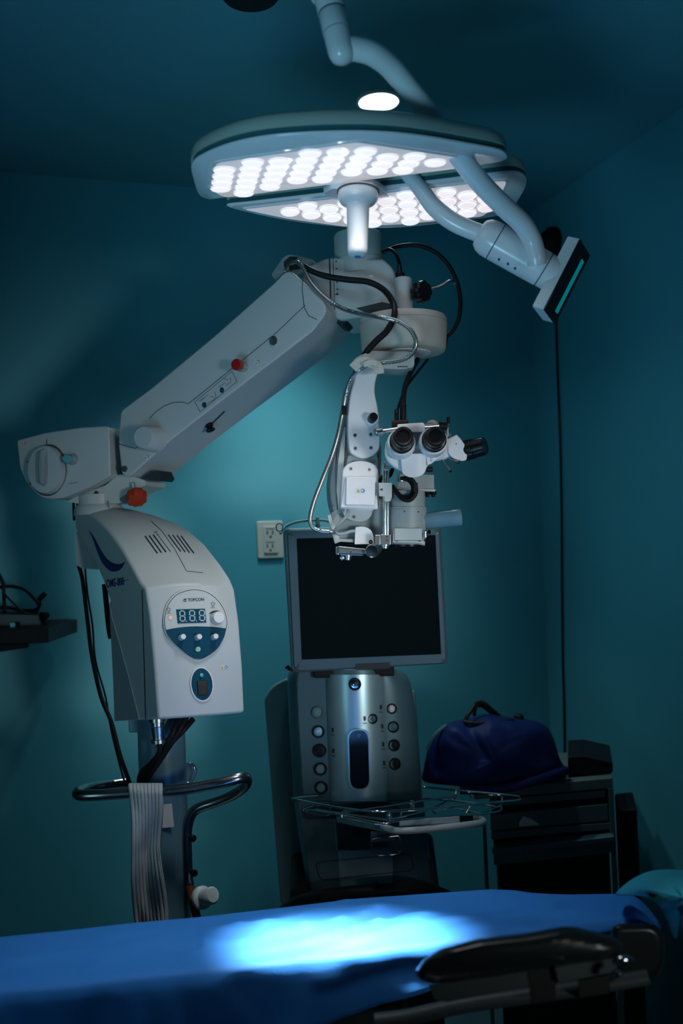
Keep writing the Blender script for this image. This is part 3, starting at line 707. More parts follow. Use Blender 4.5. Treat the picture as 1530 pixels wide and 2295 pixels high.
mb.build('lock_insert', ['steel', 'seam', 'ivory'], mic, .0005)
c = SAm(546, 823, 0)
MB().lathe(c, bn, [(0, .011), (.004, .011), (.010, .0085), (.020, .008), (.022, .006)], 24).build('pin_stem', 'steel', mic)
MB().lathe(c + bn * .021, bn, [(0, .008), (.002, .0115), (.014, .0118), (.016, .010), (.0162, .001)], 28).build('red_pin', 'red', mic)
sticker(SAm, 577, 812, 13, 9, mic, -38)
# pictogram label along the lower edge
pg = MB().flat(SAm, [(437, 901), (520, 832), (531, 855), (449, 923)], 0, .0006)
for a, b in (((437, 901), (520, 832)), ((520, 832), (531, 855)), ((531, 855), (449, 923)), ((449, 923), (437, 901))): pg.flat(SAm, stripe([a, b], 1.0), 1, .0009)
for pth in ([(452, 898), (466, 885)], [(470, 888), (484, 892), (482, 878)], [(490, 868), (505, 858)], [(505, 865), (518, 856), (516, 846)], [(462, 906), (490, 890)], [(500, 848), (512, 852)], [(446, 900), (456, 892)]):
    pg.flat(SAm, stripe(pth, 1.0), 1, .0009)
pg.flat(SAm, ell(458, 907.5, 5, 6.5, 18), 2, .0011).flat(SAm, ell(497.5, 874.5, 5, 6.5, 18), 2, .0011)
pg.build('pictogram_label', ['ivory', 'seam', 'tealpanel'], bo)
# slot and slider on the underside
SLx = onmesh(bo)
sl = MB().flat(SLx, stripe([(470, 953), (503, 921)], 3), 0, .001)
sl.build('slider_slot', 'ink', mic)
c = SLx(467, 951, .001)
MB().lathe(c, (P(470, 964, 2.0) - P(465, 950, 2.0)), [(-.003, .008), (.004, .010), (.007, .006), (.010, .010), (.015, .010), (.017, .006)], 20).build('slider_knob', 'gloss', mic)

# --- elbow at the upper end
SE = pl(800, 640, 1.90, -12)
blk = rnd([(734, 582), (748, 580), (862, 584), (884, 606), (892, 640), (894, 690), (825, 712), (760, 722), (738, 700), (690, 712), (678, 690), (676, 622), (690, 600)], [10, 4, 10, 12, 8, 14, 20, 20, 4, 14, 10, 10, 10])
eb = pr('elbow_block', SE, blk, .14, 'ivory', mic, .006, off=.012, seg=3)
fl('elbow_seam', SE, stripe([(741, 583), (743, 640), (745, 715)], 3.2), 'seam', eb, .0127)
fl('elbow_seam', SE, stripe([(749, 583), (751, 640), (753, 716)], 1.2), 'seam', eb, .0127)
for x, y in ((756, 590), (757, 606), (758, 636), (759, 652)): fl('elbow_screw', SE, ell(x, y, 2, 2, 10), 'seam', eb, .0127)
fl('elbow_arrow', SE, [(752, 664), (760, 659), (761, 665)], 'ink', eb, .0127)
screw('elbow_bolt', SE, 834, 624, 3.4, ['steel', 'seam'], mic, .0142)
MB().slab([SE(x, y, .0125) for x, y in [(800, 694), (858, 680), (884, 686), (884, 694), (826, 706)]], [SE(x, y, .004) for x, y in [(800, 694), (858, 680), (884, 686), (884, 694), (826, 706)]]).build('elbow_recess', 'seam', eb)
c = P(804, 590, 1.935)
MB().lathe(c, P(801, 500, 1.935) - c, [(-.03, .053), (.004, .053), (.005, .0515), (.058, .0515), (.062, .048), (.0625, .001)], 40).build('elbow_drum', 'ivory', mic)
pr('boom_guide', SE, rnd([(612, 620), (638, 582), (650, 575), (668, 577), (708, 588), (702, 593), (668, 592), (654, 600), (640, 616), (622, 632)], 4), .07, 'grey', mic, .003, off=.016)
pr('guide_lining', SE, rnd([(640, 592), (654, 580), (672, 581), (664, 592), (652, 600), (642, 606)], 3), .03, 'ink', mic, .001, off=.018)
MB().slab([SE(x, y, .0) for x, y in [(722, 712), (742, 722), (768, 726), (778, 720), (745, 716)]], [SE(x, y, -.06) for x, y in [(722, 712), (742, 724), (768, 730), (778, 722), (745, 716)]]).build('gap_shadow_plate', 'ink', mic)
c = P(905, 700, 1.86)
MB().lathe(c, P(903, 622, 1.86) - c, [(-.01, .0185), (.068, .0175), (.070, .0165)], 32).build('pivot_post', 'ivory', mic)
c = P(896, 622, 1.86)
MB().lathe(c, P(894, 592, 1.86) - c, [(0, .0085), (.003, .0095), (.009, .0095), (.010, .006), (.014, .0055), (.026, .0045), (.027, .003)], 20).build('cable_plug', 'gloss', mic)
tb('post_shaft', px3([(918, 657, 1.86), (938, 654, 1.85)]), .0075, 'steel', mic, n=16)
c = P(934, 655, 1.85); kx = (P(962, 652, 1.82) - c).normalized()
u_ = kx.cross(Z_).normalized(); w_ = kx.cross(u_)
MB().rings([star(.6, 0, .0215, 60, 8), star(.95, .003, .0215, 60, 8), star(1, .006, .0215, 60, 8), star(1, .020, .0215, 60, 8), star(.85, .025, .0215, 60, 8), star(.3, .026, .0215, 60, 8)]).build('black_clamp_knob', 'gloss', mic, ang=30)
tb('post_lever', px3([(966, 647, 1.83), (985, 642, 1.83), (1002, 632, 1.83), (1012, 628, 1.83), (1018, 630, 1.835), (1022, 637, 1.84)]), .0025, 'darksteel', mic)
# ---------------------------------------------------------------- operating microscope: dish, arm, optics
c = P(903, 714, 1.86); cbt = P(905, 792, 1.86)
ax = (cbt - c).normalized(); ll = (cbt - c).length
dish = MB().lathe(c, ax, [(0, .001), (0, .0862), (.004, .0885), (.0125, .0892), (.0126, .0882), (.0136, .0882), (.0137, .0892), (ll * .86, .0860), (ll * .97, .0830), (ll, .079), (ll + .001, .05)], 56).build('pivot_dish', 'beige', mic, ang=50)
MB().lathe(cbt + R_ * .002 - F_ * .004, ax, [(-.002, .052), (.0025, .052), (.003, .048), (.0031, .001)], 40).build('dish_plate', 'white', mic)
# horizontal shoulder to the vertical arm
SHL = pl(865, 805, 1.80, 0)
pr('shoulder_arm', SHL, rnd([(800, 806), (814, 792), (836, 785), (915, 786), (929, 794), (929, 822), (905, 828), (845, 826), (812, 832)], [4, 6, 8, 8, 6, 8, 10, 4, 4]), .075, 'ivory', mic, .004, off=.0, seg=3)
fl('shoulder_marks', SHL, stripe([(890, 822), (914, 822)], 2.0), 'seam', mic, .001)
# vertical arm cover
SV = pl(815, 920, 1.765, 6)
arm = sm([(799, 834), (822, 826), (845, 832), (841, 858), (840, 880), (845, 906), (849, 934), (851, 962), (852, 990), (850, 1006), (843, 1016), (831, 1024), (814, 1028), (797, 1023), (784, 1012), (780, 985), (779, 955), (780, 922), (786, 881), (793, 855)], 4)
va = pr('arm_cover', SV, arm, .03, 'white', mic, .004, seg=3)
for x, y in ((795, 975.5), (830, 974), (796, 1005), (831, 1003.5)): screw('cover_screw', SV, x, y, 4.0, ['steel', 'seam'], mic, .0012)
c = SV(832, 940, 0)
MB().lathe(c, SV.n, [(0, .0132), (.003, .0128), (.005, .0105), (.0055, .0095)], 28).build('knob_ring', 'white', mic)
MB().lathe(c + SV.n * .005, (SV.n + R_ * .05 + Z_ * .12), [(0, .0088), (.018, .0086), (.021, .0075), (.0212, .001)], 28).build('focus_knob', 'gloss', mic)
# body behind the covers
SB2 = pl(800, 1060, 1.80, 6)
bb = sm([(778, 860), (800, 850), (838, 860), (838, 940), (854, 1000), (853, 1060), (853, 1130), (842, 1160), (800, 1172), (762, 1166), (744, 1140), (738, 1090), (743, 1045), (752, 1005), (764, 955), (772, 905)], 4)
pr('arm_body', SB2, bb, .075, 'grey', mic, .006, off=.002, seg=3)
pr('body_rib', SB2, rnd([(768, 958), (774, 958), (770, 1030), (764, 1100), (766, 1150), (758, 1152), (752, 1100), (756, 1030)], 3), .02, 'ivory', mic, .003, off=.012)
fl('body_seam', SB2, stripe([(757, 975), (752, 1040), (752, 1100), (757, 1150)], 1.4), 'seam', mic, .003)
pr('cover_gap', SV, rnd([(782, 1018), (848, 1014), (850, 1046), (776, 1046)], 4), .02, 'grey', mic, .002, off=-.014)
fl('body_arrow', SV, [(846, 1022), (851, 1017), (851, 1024)], 'ink', mic, -.012)
# lower cover with its raised box
SL_ = pl(808, 1090, 1.762, 6)
lc = rnd([(768, 1052), (778, 1040), (794, 1034), (810, 1032.5), (828, 1036), (841, 1042), (847.5, 1052), (849, 1134), (836, 1144), (762, 1139)], [6, 8, 10, 10, 10, 8, 6, 4, 3, 3])
pr('lower_cover', SL_, lc, .03, 'white', mic, .003, seg=3)
pr('cover_step', SL_, [(772, 1072), (842, 1072), (846, 1142), (762, 1138)], .012, 'white', mic, .002, off=.008)
bxx = pr('cover_box', SL_, rnd([(773.5, 1070), (840, 1070), (837, 1134), (772, 1133)], 4), .022, 'white', mic, .0025, off=.018, seg=3)
for x, y in ((786, 1050.5), (827.5, 1052.5)): screw('cover_screw', SL_, x, y, 3.6, ['steel', 'seam'], mic, .0012)
sticker(lambda x, y, off=0: SL_(x, y, .018 + off), 805, 1100.5, 20, 9.5, mic, 0)
SF = pl(805, 1155, 1.775, 4, -12)
pr('lower_flap', SF, rnd([(764, 1140), (836, 1143), (833, 1156), (822, 1166), (806, 1170), (788, 1167), (772, 1160)], [2, 2, 6, 8, 12, 8, 6]), .03, 'ivory', mic, .003)
screw('cover_screw', SF, 793, 1158, 4.0, ['steel', 'seam'], mic, .0012)
# lower body
SBd = fr(1.79)
pr('optics_body', SBd, rnd([(740, 1150), (760, 1140), (850, 1112), (884, 1120), (884, 1214), (842, 1222), (800, 1216), (758, 1214), (746, 1180)], [6, 8, 4, 4, 6, 6, 6, 6, 6]), .085, 'grey', mic, .006, seg=3)
fl('body_seam', SBd, stripe([(738, 1141), (742, 1136), (748, 1132)], 1.4), 'seam', mic, .001)
pr('side_bracket', fr(1.775), rnd([(733, 1155), (741, 1154), (746, 1172), (758, 1196), (760, 1208), (792, 1208), (792, 1216), (763, 1214), (750, 1219), (742, 1190)], 2), .05, 'ivory', mic, .002)
pr('round_plate', fr(1.765), rnd([(796, 1181), (816, 1180), (830, 1186), (837, 1200), (838, 1220), (794, 1220)], [3, 8, 8, 8, 2, 2]), .02, 'white', mic, .002)
screw('black_screw', fr(1.763), 830.5, 1214.5, 4.5, ['gloss', 'steel'], mic, .004)
# lower slide with lamp
SD = fr(1.755)
mb = MB().prism(SD, [(752, 1226), (759, 1224), (759, 1244), (752, 1242)], .05, 0, -.002).prism(SD, [(759, 1224), (823, 1231), (823, 1240), (815, 1241.5), (759, 1240)], .05, 0, .004)
mb.prism(SD, [(762, 1241), (814, 1242.5), (814, 1245.5), (762, 1244)], .04, 0, .0)
sl_ = mb.build('slide_rail', 'steel', mic, .0008)
fl('slide_line', SD, stripe([(759, 1228.5), (823, 1234)], 1.2), 'seam', sl_, .0046)
fl('slide_hole', SD, ell(786, 1237.5, 2, 1.6, 12), 'ink', sl_, .0046)
c = P(779, 1242, 1.765)
MB().lathe(c, P(779, 1256, 1.765) - c, [(0, .0075), (.006, .0075), (.0065, .0062), (.011, .0062), (.0115, .004)], 20).build('slide_knob', 'steel', mic)
MB().lathe(P(766, 1250, 1.77), -F_, [(0, .0045), (.006, .0045), (.007, .003)], 16).build('slide_pin', 'steel', mic)
la0 = P(842, 1228, 1.80); la1 = P(833, 1236, 1.735)
MB().lathe(la0, la1 - la0, [(0, .0125), (.04, .0125), (.046, .0132), (.062, .0132), (.064, .0118), (.062, .0105)], 30).build('slit_lamp', 'steel', mic)
MB().lathe(la1, la1 - la0, [(-.004, .0105), (-.0035, .001)], 24).build('lamp_glass', 'gloss', mic)
# vertical twin-rod rail
for dx, r in ((861.5, .0036), (868, .0036)):
    tb('rail_rod', px3([(dx, 1036, 1.745), (dx, 1216, 1.745)]), r, 'chrome', mic, n=14)
SK = fr(1.742)
pr('rail_clamp', SK, rnd([(859, 1034), (874, 1034), (873, 1053), (858, 1053)], 1.5), .022, 'steel', mic, .001, off=.006)
mb = MB().prism(SK, [(848, 1082), (878, 1082), (878, 1113), (875, 1123.5), (861, 1123.5), (861, 1113), (849, 1112)], .024, 0, .008)
sb_ = mb.build('rail_slider', 'ivory', mic, .001)
fl('slider_mark', SK, [(850, 1097), (857, 1094), (857, 1100)], 'ink', sb_, .0086)
mb = MB().prism(SK, rect(840, 1199, 852, 1221, 1), .02, 0, .007).prism(SK, rect(853, 1198, 875, 1221, 1), .024, 0, .009)
lb_ = mb.build('rail_foot', 'steel', mic, .001)
for x, y in ((867, 1203), (867, 1210.5)): fl('foot_screw', SK, ell(x, y, 1.8, 1.8, 10), 'ink', lb_, .0096)
c = P(862, 1220, 1.745)
MB().lathe(c, P(862, 1231, 1.745) - c, [(0, .0095), (.003, .0095), (.004, .007), (.0075, .007), (.008, .004)], 20).build('rail_nut', 'steel', mic)
# main barrel
c = P(911, 1100, 1.775); e = P(911, 1222, 1.775); ax = (e - c).normalized(); L = (e - c).length
MB().lathe(c, ax, [(0, .030), (.001, .0352), (L * .30, .0355), (L * .305, .0385), (L * .335, .0385), (L * .336, .0378), (L * .345, .0378), (L * .346, .0385), (L * .93, .0375), (L * .95, .0370), (L * .951, .0345), (L * 1.0, .0345)], 48).build('main_barrel', 'grey', mic, ang=40)
MB().lathe(e - ax * .002, ax, [(0, .0350), (.004, .0345), (.006, .031), (.0045, .029), (.0046, .001)], 48).build('objective_lens', 'gloss', mic, ang=40)
BRL = onmesh([o for o in mic.children if o.name.startswith('main_barrel')][0])
for x, y in ((906, 1146), (937, 1147)): fl('barrel_screw', BRL, ell(x, y, 1.8, 1.8, 10), 'ink', mic, .0006)
SPl = fr(1.732)
mb = MB().prism(SPl, [(882, 1184), (945, 1184), (945, 1211), (952, 1214), (952, 1223), (935, 1219.5), (880, 1217), (880, 1212)], .02, 0)
fpl = mb.build('front_plate', 'ivory', mic, .001)
for pts in ([(882, 1211.5), (945, 1211.5)], [(880, 1216), (936, 1218), (952, 1221)], [(884, 1184), (884, 1211)]): fl('plate_line', SPl, stripe(pts, 1.0), 'seam', fpl, .0007)
for x in (889, 940): fl('plate_screw', SPl, stripe([(x - 3, 1212.5), (x + 3, 1212.5)], 2), 'ink', fpl, .0012)
c = P(952, 1190, 1.75)
MB().lathe(c, P(952, 1208, 1.75) - c, [(0, .0035), (.001, .005), (.004, .005), (.0045, .0038), (.007, .0038), (.0075, .005), (.012, .005), (.0125, .0035)], 18).build('side_screw', 'steel', mic)
for x, y in ((958, 1193), (961, 1212)): MB().lathe(P(x - 8, y, 1.755), R_, [(0, .003), (.008, .003), (.0085, .0045), (.012, .0045), (.0125, .002)], 14).build('small_screw', 'gloss', mic)
# frosted side handle
c = P(948, 1168, 1.77); e = P(1033, 1159, 1.77); ax = (e - c); L = ax.length
MB().lathe(c, ax, [(-.004, .015), (.002, .0162), (.010, .0165), (L - .020, .0158), (L - .018, .0165), (L - .001, .0165), (L, .0150), (L - .002, .0135), (L - .012, .0130)], 36).build('side_handle', 'acrylic', mic)
MB().lathe(c, ax, [(-.012, .018), (.001, .018), (.002, .0165)], 32).build('handle_socket', 'grey', mic)
# box behind the optics
SX = fr(1.785)
pr('filter_box', SX, rnd([(889, 1062), (972, 1064), (973, 1096), (889, 1094)], 1.5), .05, 'grey', mic, .002)
pr('box_plate', SX, [(886, 1094), (976, 1096), (975, 1102), (886, 1100)], .06, 'ivory', mic, .001, off=.004)
pr('box_post', fr(1.755), rect(889, 1060, 896, 1096, 1), .012, 'steel', mic, .001)
for x in (957, 970): MB().lathe(P(x, 1100, 1.79), -Z_, [(0, .006), (.006, .007), (.008, .004), (.012, .004), (.0125, .001)], 14).build('box_foot', 'black', mic)
# hose loops under the binocular
tb('hose_loop', px3([(904, 1073, 1.73), (914, 1071, 1.725), (925, 1078, 1.72), (932, 1095, 1.72), (929, 1110, 1.72), (917, 1121, 1.72), (902, 1118, 1.725), (890, 1106, 1.74), (880, 1090, 1.76)]), .0042, 'black', mic)
tb('hose_loop', px3([(898, 1072, 1.735), (910, 1074, 1.73), (921, 1083, 1.73), (925, 1096, 1.73), (921, 1108, 1.73), (911, 1114, 1.73), (899, 1112, 1.735), (889, 1101, 1.75)]), .0035, 'black', mic)
pr('hose_clip', fr(1.715), rect(926, 1082, 936, 1104, 2), .012, 'black', mic, .001)
tb('hose_loop', px3([(850, 1082, 1.77), (853, 1072, 1.765), (862, 1067, 1.765), (873, 1066, 1.77), (879, 1052, 1.78)]), .004, 'black', mic)
MB().lathe(P(904, 1074, 1.745), -F_, [(0, .006), (.010, .006), (.011, .003)], 16).build('hose_nipple', 'steel', mic)
# --- binocular
SBn = fr(1.70)
bod = sm([(862, 1003), (865, 990), (874, 976), (890, 965), (925, 966), (960, 964), (985, 970), (1000, 985), (1003, 1003), (998, 1018), (982, 1030), (962, 1040), (950, 1055), (925, 1060), (898, 1056), (880, 1046), (868, 1034), (862, 1020)], 4)
pr('binocular_body', SBn, bod, .05, 'white', mic, .006, seg=3)
pr('front_shield', fr(1.69), rnd([(897, 1016), (955, 1016), (955, 1052), (948, 1064), (930, 1071), (912, 1069), (900, 1060)], [3, 3, 8, 10, 10, 8, 8]), .03, 'white', mic, .004, seg=3)
pr('side_scale', fr(1.695), rnd([(955, 1019), (984, 1014), (980, 1028), (966, 1040), (957, 1042)], [1, 2, 6, 6, 2]), .02, 'white', mic, .002)
for k in range(5): fl('scale_tick', fr(1.695), stripe([(963, 1020 + k * 3.2), (968, 1020 + k * 3.2)], 1.0), 'seam', mic, .0007)
pr('top_block', fr(1.675), rnd([(890, 951), (947, 947), (951, 950), (952, 968), (890, 970)], 2.5), .04, 'white', mic, .003)
pr('shield_slot', fr(1.69), [(919, 1012), (938, 1012), (938, 1016), (919, 1016)], .01, 'seam', mic, 0, off=.003)
fl('shield_hole', fr(1.689), ell(925.5, 1015.5, 1.8, 1.8, 10), 'ink', mic, .004)
for (bx0, by0, fx, fy) in ((897, 996, 903.5, 977.5), (969, 991, 976, 977)):
    b0 = P(bx0, by0 + 4, 1.70); f0 = P(fx, fy, 1.615); ax = (f0 - b0).normalized(); L = (f0 - b0).length
    MB().lathe(b0, ax, [(-.012, .0245), (.004, .0272), (L * .34, .0262), (L * .40, .0245), (L * .41, .020)], 40).build('tube_housing', 'white', mic, ang=50)
    ep = MB().lathe(b0, ax, [(L * .36, .0205), (L * .42, .0222), (L * .52, .0226), (L * .55, .0212), (L * .57, .0200), (L * .70, .0185), (L * .71, .0172), (L * .74, .0172), (L * .76, .0182), (L * .97, .0178), (L, .0158), (L * .985, .0125), (L * .93, .0098)], 44).build('eyepiece', 'gloss', mic, ang=40)
    MB().lathe(b0 + ax * (L * .97), ax, [(0, .0178), (.003, .0174), (.005, .0160), (.0035, .0128), (0, .0115)], 44).build('eyecup', 'black', ep)
    MB().lathe(b0 + ax * (L * .94), ax, [(0, .0110), (.0018, .008), (.0024, .001)], 32).build('eye_lens', 'glass', ep)
    MB().lathe(b0 + ax * (L * .58), ax, [(0, .0204), (.0012, .0204)], 44).build('dioptre_line', 'steel', ep)
tb('adjust_rod', px3([(858, 966.5, 1.69), (892, 961.5, 1.69)]), .0042, 'steel', mic, n=18)
a, b = P(856, 967, 1.69), P(839, 969.5, 1.685)
MB().lathe(a, b - a, [(0, .0060), (.001, .0074), (.0135, .0074), (.015, .0062), (.0152, .001)], 24).build('adjust_knob_end', 'steel', mic)
tb('adjust_rod', px3([(950, 956, 1.69), (984, 954, 1.695)]), .0040, 'steel', mic, n=18)
a, b = P(982, 954, 1.695), P(1001, 956, 1.70)
MB().lathe(a, b - a, [(0, .0060), (.001, .0072), (.0155, .0072), (.017, .006), (.0172, .001)], 24).build('adjust_knob_end', 'black', mic)
MB().lathe(P(967, 962, 1.76), -F_, [(0, .0155), (.02, .0155), (.022, .013), (.0222, .001)], 30).build('beam_port', 'beige', mic)
MB().lathe(P(955, 1052, 1.73), R_, [(0, .0055), (.010, .0055), (.012, .0045), (.0122, .001)], 18).build('side_stop', 'black', mic)
# assistant tube
a, b = P(985, 1012, 1.735), P(1008, 1008, 1.735)
MB().lathe(a, b - a, [(-.01, .017), (.004, .0175), (.012, .0165), (.022, .016)], 30).build('assistant_link', 'white', mic)
pr('assistant_prism', fr(1.715), rnd([(1002, 984), (1023, 974), (1034, 986), (1043, 1000), (1047, 1016), (1045, 1031), (1034, 1034), (1014, 1027), (1004, 1016)], [3, 2, 6, 6, 4, 3, 5, 5, 6]), .045, 'white', mic, .004, seg=3)
fl('prism_screw', fr(1.715), ell(1022, 995, 1.4, 1.4, 10), 'ink', mic, .0006)
a, b = P(1040, 1011, 1.735), P(1087, 999, 1.715); L = (b - a).length
ep = MB().lathe(a, b - a, [(0, .0190), (.004, .0198), (L * .45, .0192), (L * .46, .0180), (L * .52, .0175), (L * .54, .0183), (L * .97, .0172), (L, .0160), (L * .98, .012)], 36).build('assistant_eyepiece', 'gloss', mic)
tb('prism_lever', px3([(1003, 979, 1.715), (1003, 955, 1.71), (1004, 938, 1.705)]), .0017, 'steel', mic)
tb('lever_tip', px3([(1004, 949, 1.708), (1004.3, 935, 1.705)]), .0030, 'black', mic)
MB().lathe(P(998, 972, 1.72), R_ + Z_ * -.3, [(-.006, .005), (.004, .005), (.005, .0038), (.010, .0038), (.011, .002)], 16).build('lever_joint', 'steel', mic)
for p in ([(988, 1028, 1.73), (1000, 1043, 1.72), (1009, 1056, 1.71)], [(1000, 1024, 1.73), (1012, 1031, 1.72), (1028, 1036, 1.71)]):
    tb('clamp_lever', px3(p), lambda t: .0016 + .0016 * t, 'darksteel', mic)
# camera on top and its cables
pr('camera_block', fr(1.72), rnd([(877, 942), (914, 940), (916, 960), (878, 962)], 2), .035, 'brown', mic, .002)
for p, r in (([(888, 942, 1.73), (889, 925, 1.73), (897, 898, 1.75), (910, 868, 1.79), (932, 838, 1.85), (958, 806, 1.90)], .0026), ([(903, 940, 1.73), (903, 905, 1.73), (905, 880, 1.76), (911, 855, 1.80), (922, 830, 1.85), (936, 805, 1.88)], .0052)):
    tb('camera_cable', px3(p), r, 'black', mic)
for x, r, y0, y1 in ((888.5, .0042, 942, 918), (903, .0062, 942, 905)):
    tb('camera_plug', px3([(x, y0, 1.735), (x, y1, 1.73)]), r, 'gloss', mic, n=14)
# --- hoses and cables over the arm
tb('metal_hose', px3([(640, 606, 1.88), (652, 591, 1.865), (668, 589, 1.855), (682, 606, 1.85), (698, 634, 1.845), (726, 664, 1.84), (760, 688, 1.83), (800, 702, 1.80), (850, 711, 1.745), (892, 720, 1.735), (920, 740, 1.73), (932, 768, 1.73), (922, 793, 1.735), (898, 807, 1.74), (860, 812, 1.74), (832, 815, 1.735),
    (808, 827, 1.735), (787, 848, 1.75), (775, 885, 1.765), (766, 930, 1.77), (757, 975, 1.77), (743, 1022, 1.77), (722, 1075, 1.765), (703, 1125, 1.765), (695, 1160, 1.765), (699, 1180, 1.765), (715, 1189, 1.765), (735, 1191, 1.765), (750, 1192, 1.77)]), .0049, 'hose', mic, n=12, rib=.0032)
tb('rubber_hose', px3([(650, 600, 1.87), (676, 596, 1.86), (700, 608, 1.855), (735, 620, 1.85), (780, 627, 1.845), (825, 632, 1.84), (860, 650, 1.83), (881, 680, 1.80), (883, 708, 1.765), (868, 740, 1.755), (842, 765, 1.755), (822, 788, 1.76), (806, 815, 1.77), (796, 840, 1.775)]), .0062, 'black', mic, n=14)
tb('arched_cable', px3([(856, 566, 1.93), (875, 558, 1.92), (900, 551, 1.91), (935, 550, 1.90), (970, 562, 1.90), (1000, 588, 1.90), (1021, 625, 1.90), (1031, 670, 1.90), (1028, 712, 1.90), (1016, 738, 1.90), (1003, 752, 1.90)]), .0046, 'black', mic, n=14)
tb('cable_lead', px3([(1004, 748, 1.90), (1001, 762, 1.90), (998, 776, 1.91)]), .0022, 'black', mic)
tb('short_cable', px3([(858, 564, 1.92), (872, 559, 1.90), (884, 566, 1.885), (892, 582, 1.87), (896, 600, 1.862), (896, 612, 1.86)]), .0038, 'black', mic)
pr('hose_clamp', fr(1.765), rect(766, 909, 777, 930, 1), .02, 'black', mic, .001, off=.01)
tb('thin_hose', px3([(780, 1142, 1.755), (777, 1156, 1.752), (765, 1170, 1.752), (755, 1181, 1.755), (752, 1190, 1.76), (758, 1197, 1.76), (772, 1196, 1.762), (786, 1191, 1.765), (797, 1190, 1.768)]), .0030, 'grey', mic)
# white tape tying the hoses to the arm
tape = MB()
def band(pts, w, d):
    q = cr([V(a) for a in pts], 5); L_, R2 = [], []
    for i in range(len(q)):
        t = (q[min(i + 1, len(q) - 1)] - q[max(i - 1, 0)]).normalized(); n_ = V((-t.y, t.x)) * w / 2
        L_.append(tuple(q[i] + n_)); R2.append(tuple(q[i] - n_))
    return L_, R2
for pts, w, d0, d1 in (([(790, 826), (806, 812), (826, 812), (846, 822), (850, 838)], 22, 1.735, 1.722), ([(792, 824), (800, 808), (822, 797), (836, 788)], 13, 1.74, 1.77), ([(814, 818), (832, 812), (846, 818)], 13, 1.722, 1.720)):
    A, B = band(pts, w, 0); n_ = len(A)
    rs = [[P(*A[i], d0 + (d1 - d0) * i / n_ - .004), P(*B[i], d0 + (d1 - d0) * i / n_ - .004), P(*B[i], d0 + (d1 - d0) * i / n_ + .012), P(*A[i], d0 + (d1 - d0) * i / n_ + .012)] for i in range(n_)]
    tape.rings(rs)
tag(tape.build('tape_wrap', 'cloth', None, .002), 'off white cloth tape tying hoses to the top of the microscope arm', 'tape')
# ---------------------------------------------------------------- phaco machine with its monitor
pb_ = P(800, 2020, 2.30)
ph = thing('surgery_console', 'tall grey eye surgery console with dark monitor standing before the teal wall', 'surgical console', (pb_.x, pb_.y, 0))
def front(ys, xl, xr, cl, cr_, dc, dw, de, back):
    """horizontal rings of a body with a rounded silver middle between two wings"""
    rs = []
    for i, y in enumerate(ys):
        l, r, a, b = xl[i], xr[i], cl[i], cr_[i]
        row = [(l, de), (l + 5, de - .05), (l + 22, dw + .008), (a - 3, dw)]
        for k in range(11):
            t = k / 10
            row.append((a + (b - a) * t, dw - (dw - dc) * math.sin(math.pi * t) ** .7))
        row += [(b + 3, dw), (r - 22, dw + .012), (r - 5, de - .05), (r, de)]
        rs.append([P(x, y, d) for x, d in row] + [P(r - 4, y, back), P(l + 10, y, back)])
    return rs
ys = [1500, 1512, 1530, 1560, 1611, 1660, 1709, 1760, 1796]
xl = [650, 645, 643.5, 644.5, 647, 650, 653, 656, 658.5]
xr = [896, 911, 919, 926, 932, 937, 941, 944.5, 947]
cl = [732, 731, 731, 731.5, 733, 735, 737, 739, 741]
cr_ = [850, 858, 859, 860, 862, 864, 866, 868, 870]
ub = MB().rings(front(ys, xl, xr, cl, cr_, 2.185, 2.215, 2.30, 2.58), 0).build('upper_body', 'machine', ph, .004, 2, ang=50)
# silver middle skin
def strip(ys, x0, x1, dc, dw, off, n=12):
    rs = []
    for i, y in enumerate(ys):
        a, b = x0[i], x1[i]
        f = [P(a + (b - a) * k / n, y, dw - (dw - dc) * math.sin(math.pi * k / n) ** .7 - off) for k in range(n + 1)]
        g = [P(a + (b - a) * k / n, y, dw + .01) for k in range(n, -1, -1)]
        rs.append(f + g)
    return rs
MB().rings(strip(ys[1:], cl[1:], cr_[1:], 2.178, 2.214, .002), 0).build('silver_front', 'silver', ub, ang=50)
SU = onmesh(bpy.data.objects['silver_front'])
SW_ = onmesh(ub)
def jack(x, y, r, inner, S):
    o = S(x, y, 0)
    k = r * 2.2 / 2050
    MB().lathe(o, -F_, [(-.01, k * 1.18), (.003, k * 1.18), (.005, k * 1.02), (.0048, k * .86), (-.001, k * .80)], 26, 0).lathe(o, -F_, [(.0008, k * .8), (.0012, k * .55), (.003, k * .5), (.0032, k * .28), (.0015, k * .25), (.0014, .0003)], 20, 1).build('connector_port', inner, ph, ang=40)
for x, y, r, m in ((712, 1596, 12, ['machine', 'machinepale']), (713.5, 1639.5, 12, ['gloss', 'silver']), (716, 1681.5, 13, ['gloss', 'black']), (718, 1723, 12.5, ['gloss', 'machinepale']), (719.5, 1765, 12.5, ['gloss', 'machinepale']),
                   (877.5, 1588, 10, ['gloss', 'paper']), (881, 1629, 11, ['gloss', 'machine']), (882.5, 1670, 11.5, ['gloss', 'black']), (884.5, 1712, 11.5, ['black', 'black'])):
    jack(x, y, r, m, SW_)
jack(795, 1533, 12, ['gloss', 'chrome'], SU); jack(834.5, 1611, 9.5, ['gloss', 'machine'], SU)
